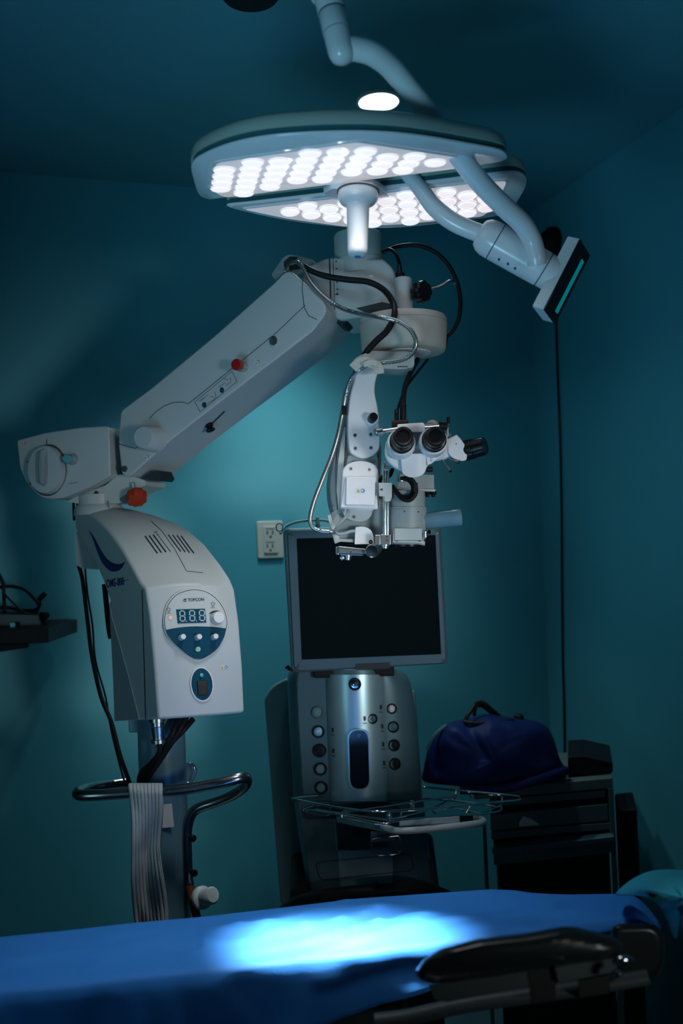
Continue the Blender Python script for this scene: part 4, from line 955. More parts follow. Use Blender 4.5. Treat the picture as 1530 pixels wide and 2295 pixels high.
# stadium window
mb = MB()
SWI = pl(804, 1702, 2.170, 0)
st = rnd([(778, 1634), (827, 1633), (831, 1770), (782, 1771.5)], 25, 10)
st2 = [(804.5 + (x - 804.5) * .88, 1702 + (y - 1702) * .955) for x, y in st]
mb.rings([[SWI(x, y, -.02) for x, y in st], [SWI(x, y, .002) for x, y in st], [SWI(x, y, .002) for x, y in st2], [SWI(x, y, -.02) for x, y in st2]], 0, False)
wf_ = mb.build('window_rim', 'silver', ph, ang=50)
fl('window_glass', SWI, st2, 'screen', wf_, -.002)
fl('window_icon', SWI, [(799, 1645), (809, 1644.5), (804, 1655)], 'bezel', wf_, -.001)
# pictograms and their captions
for x, y, S in ((745, 1637, SU), (747, 1684, SU), (816, 1611, SU), (852, 1586, SU), (855, 1629, SU), (857, 1669, SU), (859, 1711, SU)):
    mb = MB().flat(S, [(x - 2, y - 6), (x + 3, y - 6), (x + 3, y + 3), (x - 1, y + 5)], 0, .0012).flat(S, stripe([(x - 3, y + 10), (x + 5, y + 9.7)], 1.8), 0, .0012)
    mb.build('port_symbol', 'ink', ph)
# lower body with the recess for the drawer
ys2 = [1796, 1830, 1872, 1930, 1980, 2012]
rs = []
LX = [658.5, 663, 669, 679, 687, 692]; RX = [947, 950, 954, 960, 965, 968]
for y, l, r in zip(ys2, LX, RX):
    rs.append([P(l, y, 2.28), P(l + 8, y, 2.225), P(754, y, 2.215), P(868, y, 2.215), P(r - 30, y, 2.22), P(r, y, 2.26), P(r - 6, y, 2.58), P(l + 20, y, 2.58)])
lo = MB().rings(rs, 0).build('lower_body', 'machine', ph, .003, 2)
SLo = onmesh(lo)
fl('tray_slot', SLo, rnd([(675, 1808), (753, 1803), (920, 1792), (922, 1830), (756, 1834), (686, 1836), (676, 1826)], 4), 'ink', lo, .0015)
mb = MB().flat(SLo, [(756, 1836), (868, 1836), (868, 1898), (785, 1904), (757, 1904)], 0, .002)
mb.build('drawer_recess', 'ink', lo)
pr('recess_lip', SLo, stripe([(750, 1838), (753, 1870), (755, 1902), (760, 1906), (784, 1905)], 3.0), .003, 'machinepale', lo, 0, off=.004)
rs = []
for y, a, b in ((1906, 757, 880), (1950, 760, 880), (1992, 763, 880)):
    f = [P(a + (b - a) * k / 8, y, 2.213 - .012 * math.sin(math.pi * k / 8) ** .7) for k in range(9)]
    rs.append(f + [P(b, y, 2.24), P(a, y, 2.24)])
MB().rings(rs).build('lower_silver_front', 'silver', lo, ang=50)
SLs = onmesh(bpy.data.objects['lower_silver_front'])
def both(x, y, off=0):
    return SLs(x, y, off) if 758 < x < 879 and 1907 < y < 1991 else SLo(x, y, off)
loop = rnd([(706, 1932), (920, 1912), (928, 1950), (718, 1972)], 14, 6)
fl('hatch_seam', both, stripe([(x, y) for x, y in loop] + [loop[0]], 1.8), 'ink', lo, .002)
fl('foot_slot', both, [(815, 1986), (846, 1975), (846, 1981), (830, 1986)], 'ink', lo, .003)
# rear cabinet showing at both sides
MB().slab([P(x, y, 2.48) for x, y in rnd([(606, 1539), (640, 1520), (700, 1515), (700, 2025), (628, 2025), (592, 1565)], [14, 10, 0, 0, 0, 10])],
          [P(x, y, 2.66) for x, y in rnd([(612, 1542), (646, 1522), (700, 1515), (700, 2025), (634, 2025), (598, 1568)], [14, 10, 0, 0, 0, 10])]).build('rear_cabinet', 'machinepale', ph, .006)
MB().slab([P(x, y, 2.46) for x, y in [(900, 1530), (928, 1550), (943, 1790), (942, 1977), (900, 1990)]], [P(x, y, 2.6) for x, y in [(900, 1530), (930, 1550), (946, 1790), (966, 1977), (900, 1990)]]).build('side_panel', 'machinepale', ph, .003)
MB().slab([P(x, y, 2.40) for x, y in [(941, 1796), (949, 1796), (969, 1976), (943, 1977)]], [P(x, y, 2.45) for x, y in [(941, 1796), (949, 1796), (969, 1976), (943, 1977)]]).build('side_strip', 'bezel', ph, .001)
# foot bumper and base down to the floor
tb('base_bumper', px3([(640, 2040, 2.30), (672, 2022, 2.22), (720, 2011, 2.16), (790, 2002, 2.14), (870, 1996, 2.14), (925, 1992, 2.16), (962, 1996, 2.22), (1000, 2010, 2.30)]), .017, 'black', ph, n=18)
bz = P(692, 2012, 2.2)
q0 = [P(650, 2030, 2.24), P(985, 2005, 2.24), P(975, 2005, 2.62), P(660, 2030, 2.62)]
MB().slab([V((q.x, q.y, bz.z + .012)) for q in q0], [V((q.x, q.y, .06)) for q in q0]).build('console_base', 'cartdark', ph, .02, 3)
for q in q0:
    cc_ = sum(q0, V((0, 0, 0))) / 4; e = q.lerp(cc_, .18)
    MB().lathe(V((e.x - .012, e.y, .035)), V((1, 0, 0)), [(0, .028), (.002, .035), (.022, .035), (.024, .028)], 22).build('caster', 'black', ph)
# monitor
SMn = pl(820, 1345, 2.13, -2, 0)
mon_o = rnd([(633, 1184), (988, 1176), (1004, 1488), (652, 1509)], [16, 12, 12, 16], 6)
mo = pr('monitor', SMn, mon_o, .05, 'machine', ph, .008, seg=3)
bz_o = [(818 + (x - 818) * .972 + 4, 1344 + (y - 1344) * .985) for x, y in mon_o]
scr = [(664.5, 1207), (975, 1199), (988, 1465.5), (676, 1478)]
rs = []
mb = MB()
o4 = [rnd([(642, 1186), (984, 1179), (1001, 1487), (658, 1505)], 10, 5)]
outer = o4[0]
# bezel frame: four strips round the glass
cor = [(643, 1187), (984, 1180), (1000, 1486), (659, 1504)]
oc = rnd(cor, 13, 6); ic = rnd(scr, 1.0, 6)
mid = [(x + (818 - x) * .012, y + (1344 - y) * .012) for x, y in oc]
mb.rings([[SMn(x, y, -.012) for x, y in oc], [SMn(x, y, .001) for x, y in oc], [SMn(x, y, .0055) for x, y in mid], [SMn(x, y, .0055) for x, y in ic], [SMn(x, y, -.002) for x, y in ic]], 0, False, True)
mb.build('bezel_frame', 'bezel', mo, ang=60)
fl('screen', SMn, scr, 'screen', mo, .0035)
fl('name_plate', SMn, [(797, 1487), (873, 1483.5), (873.5, 1497), (798, 1501)], 'ink', mo, .0072)
MB().slab([P(x, y, 2.2) for x, y in [(700, 1470), (880, 1464), (884, 1515), (704, 1520)]], [P(x, y, 2.42) for x, y in [(700, 1470), (880, 1464), (884, 1515), (704, 1520)]]).build('monitor_neck', 'cartdark', ph, .004)
MB().slab([P(x, y, 2.2) for x, y in [(637, 1496), (646, 1490), (660, 1506), (646, 1503)]], [P(x, y, 2.24) for x, y in [(637, 1496), (646, 1490), (660, 1506), (646, 1503)]]).build('monitor_latch', 'black', ph)
tb('monitor_cable', px3([(628, 1196, 2.22), (640, 1180, 2.24), (665, 1170, 2.25), (700, 1166, 2.25), (735, 1168, 2.24), (760, 1185, 2.22)]), .0032, 'machinepale', ph)
MB().lathe(P(712, 1184, 2.2), Z_, [(-.004, .006), (.012, .005), (.026, .004), (.028, .002)], 16).build('antenna_stub', 'machinepale', ph)
tb('cable_ring', [P(x, y, 2.2) for x, y in ell(626, 1182, 7.5, 9, 14)], .0016, 'machinepale', ph, closed=True)

# pull-out arm, drawer and handle under the tray
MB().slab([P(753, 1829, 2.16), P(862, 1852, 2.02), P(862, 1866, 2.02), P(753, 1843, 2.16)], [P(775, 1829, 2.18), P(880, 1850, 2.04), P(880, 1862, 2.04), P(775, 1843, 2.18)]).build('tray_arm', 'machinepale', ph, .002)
MB().slab([P(788, 1856, 2.15), P(858, 1866, 2.06), P(858, 1888, 2.06), P(788, 1874, 2.15)], [P(880, 1856, 2.18), P(880, 1862, 2.10), P(880, 1880, 2.10), P(860, 1872, 2.18)]).build('drawer_side', 'cartdark', ph, .002)
pr('drawer_front', fr(2.05), rnd([(830, 1864), (884, 1861), (884, 1884), (830, 1888)], 2), .05, 'machine', ph, .002)
tb('drawer_handle', [P(x, y, 2.03) for x, y in rnd([(832, 1882), (895, 1874), (899, 1908), (888, 1916), (845, 1919), (834, 1910)], 7, 4)], .0026, 'darksteel', ph, closed=True, sub=2)

# ---------------------------------------------------------------- wire tray and its stand bar
tr = thing('wire_tray', 'chrome wire instrument tray on a pale bar in front of the console', 'instrument tray', P(905, 1850, 2.08))
rim = [(656, 1789, 2.16), (690, 1785, 2.2), (786, 1777, 2.27), (880, 1769, 2.33), (929, 1765, 2.36), (965, 1765, 2.36), (1040, 1773, 2.30), (1116, 1780, 2.24), (1160, 1785, 2.19), (1167, 1789, 2.17), (1155, 1794, 2.14),
       (1080, 1801, 2.08), (1006, 1808, 2.02), (930, 1814, 1.98), (867, 1818, 1.95), (830, 1818, 1.95), (786, 1814, 1.99), (713, 1802, 2.07), (668, 1792, 2.14)]
tb('rim_wire', px3(rim), .0026, 'chrome', tr, closed=True, sub=4)
low_ = [(682, 1813, 2.12), (700, 1817, 2.10), (766, 1827, 2.03), (845, 1844, 1.97), (868, 1845, 1.965), (898, 1838, 1.98), (1000, 1830, 2.03), (1076, 1825, 2.07), (1124, 1816, 2.14), (1110, 1808, 2.2), (1020, 1795, 2.27), (930, 1789, 2.32), (880, 1790, 2.32), (780, 1800, 2.25), (710, 1807, 2.17)]
tb('base_wire', px3(low_), .0024, 'chrome', tr, closed=True, sub=4)
for p in ([(680, 1808, 2.12), (681, 1818, 2.12), (706, 1824, 2.09), (738, 1826, 2.06), (739, 1806, 2.055)], [(766, 1832, 2.02), (767, 1820, 2.02), (785, 1817, 2.0), (830, 1818, 1.955)],
          [(897, 1832, 1.98), (899, 1822, 1.975), (906, 1818, 1.97), (960, 1815, 1.985), (1000, 1812, 2.01)], [(1043, 1822, 2.05), (1052, 1808, 2.055), (1060, 1803, 2.06), (1110, 1798, 2.1)],
          [(1123, 1815, 2.14), (1124, 1800, 2.135), (1125, 1790, 2.14)], [(1125, 1787, 2.19), (1120, 1782, 2.22), (1095, 1782, 2.22)], [(1054, 1786, 2.27), (1051, 1778, 2.29), (1050, 1774, 2.29)],
          [(1018, 1790, 2.28), (1021, 1782, 2.30), (1022, 1772, 2.31)], [(765, 1784, 2.25), (775, 1796, 2.25), (800, 1797, 2.27), (832, 1793, 2.28), (842, 1782, 2.30), (848, 1775, 2.31)], [(707, 1806, 2.16), (707, 1790, 2.2), (720, 1783, 2.22)],
          [(906, 1783, 2.33), (907, 1776, 2.34), (925, 1774, 2.35)]):
    tb('support_wire', px3(p), .0018, 'chrome', tr, sub=4)
for p in ([(766, 1822, 2.03), (880, 1805, 2.12), (1018, 1785, 2.28)], [(868, 1838, 1.97), (960, 1815, 2.08), (1022, 1784, 2.28)], [(1076, 1824, 2.07), (1010, 1810, 2.14), (968, 1812, 2.18), (976, 1824, 2.1)], [(706, 1814, 2.10), (800, 1828, 2.03), (868, 1838, 1.97)], [(1080, 1822, 2.08), (1120, 1806, 2.16)]):
    tb('cross_wire', px3(p), .0018, 'chrome', tr, sub=4)
for x, y, d in ((872, 1836, 1.97), (923, 1810, 2.1)):
    MB().lathe(P(x, y, d), Z_, [(-.004, .006), (.010, .006), (.011, .0045), (.016, .0045), (.0165, .002)], 16).build('tray_pin', 'steel', tr)
pr('front_panel', fr(2.0), [(894, 1839), (1030, 1829), (1030, 1846), (894, 1853)], .014, 'ivory', tr, .002)
pr('corner_block', fr(2.005), [(838, 1846), (870, 1848), (872, 1858), (840, 1857)], .02, 'steel', tr, .002)
pr('corner_block', fr(2.01), [(1030, 1829), (1060, 1827), (1060, 1842), (1030, 1845)], .02, 'gloss', tr, .002)
tb('front_bar', px3([(856, 1851, 2.0), (872, 1858, 1.985), (895, 1862, 1.98), (940, 1860, 1.98), (1000, 1854, 1.99), (1060, 1847, 2.0), (1078, 1844, 2.01), (1083, 1840, 2.03), (1076, 1836, 2.06), (1062, 1834, 2.09)]), .0072, 'ivory', tr, n=16)

# ---------------------------------------------------------------- drawer cart
Yc = 2.42
ctb = P(1240, 2000, Yc + .15)
crt = thing('drawer_cart', 'low dark grey green drawer cart under the blue bag in the room corner', 'cart', (ctb.x, ctb.y, 0))
SCt = pl(1240, 1850, Yc, -14)
ncx = SCt.n
def ct(name, pts, t, m, bev=.002, off=0.0, parent=None): return pr(name, SCt, pts, t, m, parent or crt, bev, off=off)
ct('cart_body', [(1098, 1776), (1364, 1746), (1370, 1900), (1106, 1930)], .30, 'cartdark', .003, -.012)
ct('cart_top', [(1060, 1768), (1372, 1742), (1373, 1766), (1062, 1792)], .32, 'cart', .003, .004)
d1 = ct('drawer', [(1096, 1793), (1356, 1771), (1357, 1787), (1096, 1809)], .02, 'cart', .002)
d2 = ct('drawer', [(1098, 1826), (1362, 1802), (1364, 1840), (1099, 1862)], .02, 'cart', .002)
d3 = ct('drawer', [(1100, 1866), (1370, 1843), (1371, 1859), (1101, 1882)], .02, 'cart', .002)
ct('ledge', [(1104, 1895), (1374, 1866), (1375, 1877), (1105, 1906)], .06, 'bezel', .002, .03)
ct('skirt', [(1106, 1906), (1374, 1877), (1375, 1908), (1107, 1937)], .02, 'cart', .002, .01)
A_ = [SCt(1110, 1937, -.03), SCt(1366, 1908, -.03)]
B_ = [V((q.x, q.y, .05)) for q in A_]
MB().thick([A_[0], A_[1], B_[1], B_[0]], -ncx * .24).build('lower_cabinet', 'cartdark', crt, .003)
def leg(x0, x1, y0, y1, nm='leg', off=.005):
    A = [SCt(x0, y0, off), SCt(x1, y0, off)]
    b = [V((q.x, q.y, .0)) for q in A]
    MB().slab([A[0], A[1], b[1], b[0]], [q - ncx * .02 for q in (A[0], A[1], b[1], b[0])]).build(nm, 'cart', crt, .001)
leg(1362, 1374, 1766, 2000); leg(1081, 1088, 1846, 2000)

tag(pr('folded_paper', SCt, [(1163, 1843), (1172, 1828), (1188, 1833), (1210, 1847), (1163, 1851)], .004, 'paper', None, off=.0062), 'small pale cloth corner poking out of the cart drawer', 'cloth')
# black tray box on the cart top
tq = [(1272, 1703), (1310, 1701), (1374, 1716), (1374, 1738), (1272, 1746)]
tag(MB().slab([SCt(x, y, -.03) for x, y in tq], [SCt(x, y, -.03) - ncx * .20 for x, y in tq]).build('black_case', 'black', None, .003), 'flat black case on the drawer cart right of the bag', 'case')
bq = P(1405, 1990, 2.52)
A = [SCt(1384, 1822, -.02), SCt(1428, 1818, -.02)]
b = [V((q.x, q.y, 0)) for q in A]
tag(MB().slab([A[0], A[1], b[1], b[0]], [q - ncx * .16 for q in (A[0], A[1], b[1], b[0])]).build('black_bin', 'black', None, .006), 'tall black bin on the floor right of the drawer cart', 'bin')

# ---------------------------------------------------------------- duffel bag on the cart
bgb = P(1110, 1768, 2.50)
bag = thing('duffel_bag', 'navy blue duffel bag with dark handles on top of the drawer cart', 'bag', bgb)
out = [(947, 1766), (946, 1735), (952, 1700), (962, 1661), (980, 1636), (1002, 1619), (1044, 1610), (1083, 1599), (1116, 1602), (1162, 1609), (1201, 1615), (1227, 1628), (1243, 1658), (1255, 1700), (1268, 1728), (1240, 1752), (1200, 1772), (1150, 1784), (1080, 1788), (1000, 1782)]
oo = sm(out, 3)
cxb, cyb = 1105, 1705
rs = []
for k, (sc_, dd) in enumerate(((.02, 2.345), (.18, 2.345), (.35, 2.348), (.5, 2.352), (.62, 2.358), (.73, 2.366), (.82, 2.375), (.94, 2.405), (1.0, 2.45), (.985, 2.52), (.93, 2.58), (.7, 2.63), (.05, 2.64))):
    ring = []
    for i, (x, y) in enumerate(oo):
        X, Y = cxb + (x - cxb) * sc_, cyb + (y - cyb) * sc_
        fold = .030 * noise.noise(V((X * .018 + Y * .008, Y * .009 - X * .006, 3.3))) + .012 * noise.noise(V((X * .05 - Y * .03, Y * .025, 1.1)))
        ring.append(P(cxb + (x - cxb) * sc_, cyb + (y - cyb) * sc_, dd + fold))
    rs.append(ring)
zmin = SCt(1150, 1748, 0).z + .004
for ring in rs:
    for q in ring: q.z = max(q.z, zmin + .003)
MB().rings(rs).build('bag_body', 'bag', bag, sub=1, ang=180)
for p in ([(1040, 1626, 2.40), (1046, 1607, 2.40), (1056, 1592, 2.41), (1064, 1580, 2.42), (1072, 1573, 2.42), (1086, 1577, 2.42), (1104, 1592, 2.43), (1120, 1606, 2.44)],
          [(1062, 1604, 2.47), (1066, 1584, 2.47), (1080, 1582, 2.48), (1100, 1597, 2.49), (1116, 1610, 2.5)], [(1040, 1618, 2.39), (1064, 1621, 2.38), (1100, 1619, 2.38), (1150, 1614, 2.4)]):
    tb('handle', px3(p), .0052, 'black', bag)
tb('piping', px3([(957, 1680, 2.385), (968, 1655, 2.385), (985, 1637, 2.39), (1000, 1626, 2.40)]), .005, 'bagtrim', bag)
MB().lathe(P(1162, 1608, 2.45), Z_, [(-.004, .014), (.006, .013), (.010, .008), (.0105, .001)], 18).build('handle_patch', 'black', bag)
tb('base_piping', px3([(1030, 1770, 2.36), (1120, 1768, 2.345), (1190, 1752, 2.35), (1240, 1735, 2.37), (1266, 1727, 2.42)]), .012, 'bag', bag)
# ---------------------------------------------------------------- operating table, drape, pillow
far = [(-160, 2121), (0, 2100), (75, 2092), (150, 2085), (300, 2068), (450, 2055), (600, 2038), (800, 2014), (1000, 2000), (1100, 1993), (1150, 1995), (1190, 2001), (1240, 2004), (1290, 2005), (1370, 2003), (1430, 2006), (1476, 2022)]
near = [(-160, 2236), (0, 2218), (75, 2212), (150, 2206), (300, 2188), (450, 2173), (600, 2158), (800, 2137), (1000, 2108), (1100, 2094), (1150, 2087), (1190, 2082), (1240, 2077), (1290, 2073), (1370, 2066), (1430, 2062), (1476, 2060)]
def lerp_tab(t, x):
    for (x0, y0), (x1, y1) in zip(t, t[1:]):
        if x <= x1: return y0 + (y1 - y0) * (x - x0) / (x1 - x0)
    return t[-1][1]
dfar = lambda x: 1.535 + (x / 1100.0) * .125
dnear = lambda x: 1.305 + (x / 1100.0) * .105
hang = lambda x: 175 if x < 560 else max(24, 175 - (x - 560) * .205)
xs = [-160 + i * 9 for i in range(183)]
rows = []
for x in xs:
    yf, yn, a, b = lerp_tab(far, x), lerp_tab(near, x), dfar(x), dnear(x)
    pf, pn = P(x, yf, a), P(x, yn, b)
    wd = (pf - pn); wd_h = V((wd.x, wd.y, 0)).normalized()
    e = max(0, (x - 1400) / 86.0)
    col = []
    for z in ((-.20, -.12, -.05, -.018) if x < 900 else (-.07, -.055, -.035, -.018)): col.append(pf + wd_h * (.016 if z < -.02 else .011) + Z_ * z)
    col.append(pf + wd_h * .004 - Z_ * .005)
    for k in range(21): 
        t = k / 20
        q = pf.lerp(pn, t)
        amp = math.sin(math.pi * min(1, max(0, t))) ** .6
        n1 = noise.noise(V((q.x * 3.2, q.y * 9, .3))); n2 = noise.noise(V((q.x * 9 + q.y * 10, q.y * 26, 2.1))); n3 = noise.noise(V((q.x * 30, q.y * 60, 5)))
        rid = (1 - abs(noise.noise(V((q.x * 5.5 + q.y * 3, q.y * 20 - q.x * 2.2, 7.7))))) ** 5
        q = q + Z_ * amp * (.007 * n1 + .005 * n2 + .0014 * n3 + .011 * rid * (1 if x > 450 else .3))
        col.append(q)
    h = hang(x) * b / 2050
    col.append(pn - wd_h * .006 - Z_ * .006)
    for k in range(1, 9):
        t = k / 8
        col.append(pn - wd_h * (.009 + .006 * math.sin(x * .02 + t) * t + .006 * noise.noise(V((x * .012, t * 1.5, 1)))) - Z_ * (.008 + (h - .008) * t))
    col.append(pn - wd_h * .003 - Z_ * (h - .002))
    # rounded right end
    if e > 0:
        for i, q in enumerate(col): col[i] = q - Z_ * .05 * e * e
    rows.append(col)
vs = [q for c_ in rows for q in c_]; n_ = len(rows[0])
fs = [[i * n_ + j, (i + 1) * n_ + j, (i + 1) * n_ + j + 1, i * n_ + j + 1] for i in range(len(rows) - 1) for j in range(n_ - 1)]
dr = MB().add(vs, fs).build('surgical_drape', 'drape', None, ang=180)
sd = dr.modifiers.new('thickness', 'SOLIDIFY'); sd.thickness = .0012; sd.offset = -1
tag(dr, 'bright blue surgical drape spread over the operating table', 'drape')

tc_ = P(620, 2100, 1.47)
tab = thing('operating_table', 'operating table under the blue drape with black padded armrest and dark side rail', 'operating table', (tc_.x, tc_.y, 0))
# mattress and top below the drape
A, B = [], []
for x in (-160, 200, 560, 900, 1200, 1400):
    pf, pn = P(x, lerp_tab(far, x), dfar(x)), P(x, lerp_tab(near, x), dnear(x))
    wd = (pf - pn).normalized()
    A.append((pf - wd * .008 - Z_ * .014, pn + wd * .008 - Z_ * .014))
rs = [[f, n, n - Z_ * .035, f - Z_ * .035] for f, n in A]
MB().rings(rs).build('mattress', 'pad', tab)
rs = [[f - Z_ * .036, n - Z_ * .036, n - Z_ * .055, f - Z_ * .055] for f, n in A]
MB().rings(rs).build('table_top', 'rail', tab)
MB().box(V((tc_.x, tc_.y, tc_.z / 2 - .02)) + R_ * .1, R_ * .10, F_ * .08, Z_ * (tc_.z / 2 - .06)).build('table_column', 'rail', tab, .01)
MB().box(V((tc_.x, tc_.y, .06)) + R_ * .1, R_ * .30, F_ * .17, Z_ * .055).build('table_base', 'cartdark', tab, .02, 3)
# armrest pad
ar = rnd([(930, 2176), (946, 2152), (984, 2127), (1066, 2105), (1188, 2090), (1262, 2076), (1290, 2077), (1330, 2087), (1374, 2098), (1400, 2116), (1388, 2146), (1300, 2160), (1180, 2176), (1065, 2195), (965, 2206), (936, 2194)], [6, 8, 10, 10, 8, 10, 6, 6, 6, 10, 14, 6, 6, 6, 10, 6], 4)
c0 = V((1165, 2140)); 
def arring(k, d, lift=0): return [P(c0.x + (x - c0.x) * (1 - (1 - k) * .35), c0.y + lift + (y - c0.y) * k, d) for x, y in ar]
MB().rings([arring(.25, 1.112), arring(.62, 1.115), arring(.84, 1.122), arring(.95, 1.132), arring(1, 1.15), arring(.99, 1.19), arring(.92, 1.215), arring(.55, 1.222)]).build('armrest_pad', 'pad', tab, ang=70, sub=1)
pr('armrest_rail', fr(1.14), rnd([(960, 2207), (1180, 2178), (1186, 2211), (1000, 2246), (972, 2240)], 4), .05, 'rail', tab, .004)
pr('armrest_bracket', fr(1.15), rnd([(1180, 2160), (1245, 2152), (1245, 2240), (1190, 2250)], 4), .06, 'cartdark', tab, .004)
pr('armrest_rail', fr(1.14), rnd([(1242, 2167), (1384, 2146), (1380, 2178), (1250, 2204)], 4), .05, 'rail', tab, .004)
tb('rail_lever', px3([(1378, 2158, 1.12), (1388, 2152, 1.115), (1402, 2150, 1.115), (1414, 2154, 1.12)]), .0045, 'chrome', tab)
tb('rail_lever', px3([(1366, 2194, 1.12), (1378, 2184, 1.115), (1390, 2180, 1.115)]), .0045, 'chrome', tab)
tb('side_rail', px3([(840, 2290, 1.24), (905, 2282, 1.24), (960, 2270, 1.24), (1060, 2250, 1.24), (1300, 2215, 1.24), (1450, 2190, 1.24)]), .010, 'rail', tab)
pr('clamp_box', fr(1.2), rnd([(1296, 2196), (1366, 2186), (1366, 2226), (1296, 2238)], 5), .05, 'cartdark', tab, .004)
# right end of the table: rounded dark head section
he = sm([(1376, 2076), (1420, 2070), (1462, 2072), (1484, 2090), (1490, 2120), (1484, 2170), (1460, 2196), (1420, 2200), (1380, 2190), (1366, 2120)], 3)
pr('head_section', fr(1.30), he, .20, 'pad', tab, .012, seg=3)

# teal cloth covered pillow
pwb = P(1490, 2030, 1.52)
out = [(1377, 2004), (1398, 1982), (1425, 1964), (1455, 1952), (1490, 1948), (1530, 1949), (1600, 1958), (1680, 1985), (1700, 2040), (1660, 2090), (1600, 2095), (1545, 2078), (1528, 2052), (1500, 2042), (1474, 2024), (1448, 2014), (1420, 2005), (1395, 2006)]
oo = sm(out, 4); cx_, cy_ = 1530, 2012
rs = []
for k, (s_, d_) in enumerate(((.04, 1.315), (.3, 1.322), (.55, 1.338), (.75, 1.36), (.88, 1.385), (.96, 1.415), (1, 1.45), (.98, 1.52), (.9, 1.57), (.6, 1.60), (.05, 1.61))):
    rs.append([P(cx_ + (x - cx_) * s_, cy_ + (y - cy_) * s_, d_ + .010 * noise.noise(V((x * .015, y * .03, k * .4)))) for x, y in oo])
pw = MB().rings(rs)
pw = pw.build('pillow', 'tealcloth', None, ang=180, sub=1)
tag(pw, 'teal cloth covered round pillow at the right end of the operating table', 'pillow')
fp = [(1440, 2000), (1470, 2003), (1500, 2020), (1520, 2040), (1526, 2058), (1520, 2080), (1516, 2100), (1508, 2098), (1500, 2076), (1492, 2054), (1478, 2032), (1456, 2012)]
fo = sm(fp, 3)
mb = MB()
S1 = lambda x, y, off=0: P(x, y, 1.318 - .0006 * (x - 1440) * (y > 0) + .012 * math.sin(x * .09) - off)
mb.prism(S1, fo, .004)
cf = mb.build('cloth_flap', 'tealcloth', pw)

# ---------------------------------------------------------------- ribbed towel over the rail handle
Lx = lambda y: 288 + (y - 1757) * .05 + 4 * math.sin((y - 1757) * .02)
Rx = lambda y: 364 - 4 * math.sin(min(1, (y - 1757) / 170.0) * math.pi / 2) + max(0, (y - 1900)) * .11 + 2 * math.sin((y - 1757) * .03)
NC = 46
rows = []
def trow(y, d, k):
    l, r = Lx(y), Rx(y); row = []
    for i in range(NC + 1):
        t = i / NC
        rib = .0016 * (1 if i % 5 else -1.6)
        cv = .012 * math.sin(t * 5 + (y - 1757) * .012) * min(1, max(0, (y - 1780) / 120.0)) + .006 * noise.noise(V((t * 3, y * .012, 4)))
        wv = .0003 * math.sin(y * .7)
        row.append(P(l + (r - l) * t, y, d - cv - rib - wv))
    return row
top = 1757.5
for z, d in ((1900, 1.884), (1850, 1.882), (1800, 1.880), (1780, 1.878)): rows.append(trow(z, d + .012, 0))
rows.append([q + F_ * .002 for q in trow(1763, 1.875, 0)])
rows.append(trow(1757, 1.862, 0)); rows.append(trow(1760, 1.850, 0)); rows.append(trow(1768, 1.843, 0))
y = 1775
while y < 2110: rows.append(trow(y, 1.840 + (y - 1775) * .00008, 0)); y += 4
n_ = NC + 1
tw = MB().add([q for r_ in rows for q in r_], [[i * n_ + j, i * n_ + j + 1, (i + 1) * n_ + j + 1, (i + 1) * n_ + j] for i in range(len(rows) - 1) for j in range(NC)]).build('towel', 'towel', None, ang=180)
sd = tw.modifiers.new('thickness', 'SOLIDIFY'); sd.thickness = .002; sd.offset = 1
tag(tw, 'grey ribbed towel hanging over the steel rail of the microscope column', 'towel')
# ---------------------------------------------------------------- light
def lamp_light(name, kind, loc, aim, power, col, **k):
    L = bpy.data.lights.new(name, kind); L.energy = power; L.color = col
    for a, b in k.items(): setattr(L, a, b)
    o = bpy.data.objects.new(name, L); COL.objects.link(o); o.location = loc
    d = (V(aim) - V(loc)).normalized()
    o.rotation_euler = d.to_track_quat('-Z', 'Y').to_euler()
    return o
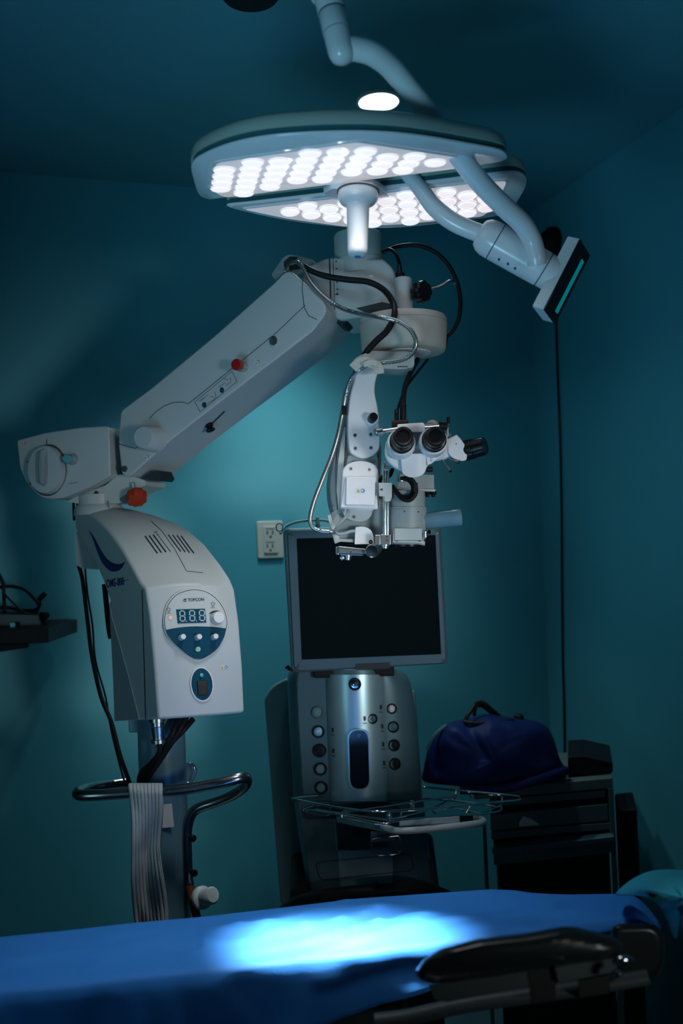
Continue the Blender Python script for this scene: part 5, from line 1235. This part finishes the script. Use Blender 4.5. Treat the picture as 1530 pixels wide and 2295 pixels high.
# the two lamp halves: a tight beam onto the table and a wide spill
bA, bB = SA(770, 375, .012), SBk(820, 470, .012)
tgt = P(770, 2108, 1.42)
lamp_light('lamp_beam_front', 'SPOT', bA, tgt + R_ * .07, 900, (1, .82, .76), spot_size=R(12.4), spot_blend=1.0, shadow_soft_size=.05)
lamp_light('lamp_beam_rear', 'SPOT', bB, tgt + R_ * -.07, 900, (1, .82, .76), spot_size=R(12.4), spot_blend=1.0, shadow_soft_size=.05)
for nm_, sp in (('lamp_spill_front', SA(690, 352, .012)), ('lamp_spill_rear', SA(800, 345, .012))):
    lamp_light(nm_, 'AREA', sp, sp - Z_ - R_ * .30 + F_ * .06, 1.05, (1, .98, .96), shape='DISK', size=.20, spread=R(88))
# ceiling downlight
lamp_light('downlight_bulb', 'SPOT', dl.location - Z_ * .02, dl.location - Z_, 12.0, (.70, .95, 1), spot_size=R(118), spot_blend=1.0, shadow_soft_size=.05)
h2 = SC(630, 335)
lamp_light('back_wall_fill', 'SPOT', h2 - Z_ * .02, h2 - Z_ + F_ * .03, 38, (.78, .96, 1), spot_size=R(72), spot_blend=1.0, shadow_soft_size=.05)  # added ceiling spot without a fixture, brightens the back wall
# added unseen spot behind the camera on the right, brightens housing and optics
lamp_light('front_fill', 'SPOT', CAM - F_ * .5 + R_ * 1.42 - Z_ * .30, P(620, 1300, 2.3), 140, (.96, .97, .96), spot_size=R(27), spot_blend=1.0, shadow_soft_size=.32)
# added unseen fills from the left, no real source behind them
lamp_light('left_fill', 'AREA', CAM - F_ * .2 - R_ * 1.6 - Z_ * .3, P(270, 1400, 1.9), 0.45, (.40, .85, 1), shape='RECTANGLE', size=.6, size_y=1.2, spread=R(50))  # weak added fill for the left side of the housing
lamp_light('upward_fill', 'AREA', CAM + F_ * .25 - R_ * .55 - Z_ * .5, P(840, 215, 1.42), 1.6, (.34, .76, 1), shape='RECTANGLE', size=.5, size_y=.5, spread=R(70))  # added low fill, imitates table bounce on lamp head and arm
w = bpy.data.worlds.new('world'); sc.world = w; w.use_nodes = True
w.node_tree.nodes['Background'].inputs['Color'].default_value = (0.10, 0.45, 0.62, 1)
w.node_tree.nodes['Background'].inputs['Strength'].default_value = 0.009
sc.view_settings.view_transform = 'Standard'
sc.view_settings.look = 'None'
sc.view_settings.exposure = 0.0
sc.view_settings.gamma = 1.0
sc.view_settings.use_curve_mapping = False
sc.cycles.use_denoising = True
sc.cycles.max_bounces = 8
sc.cycles.sample_clamp_indirect = 0
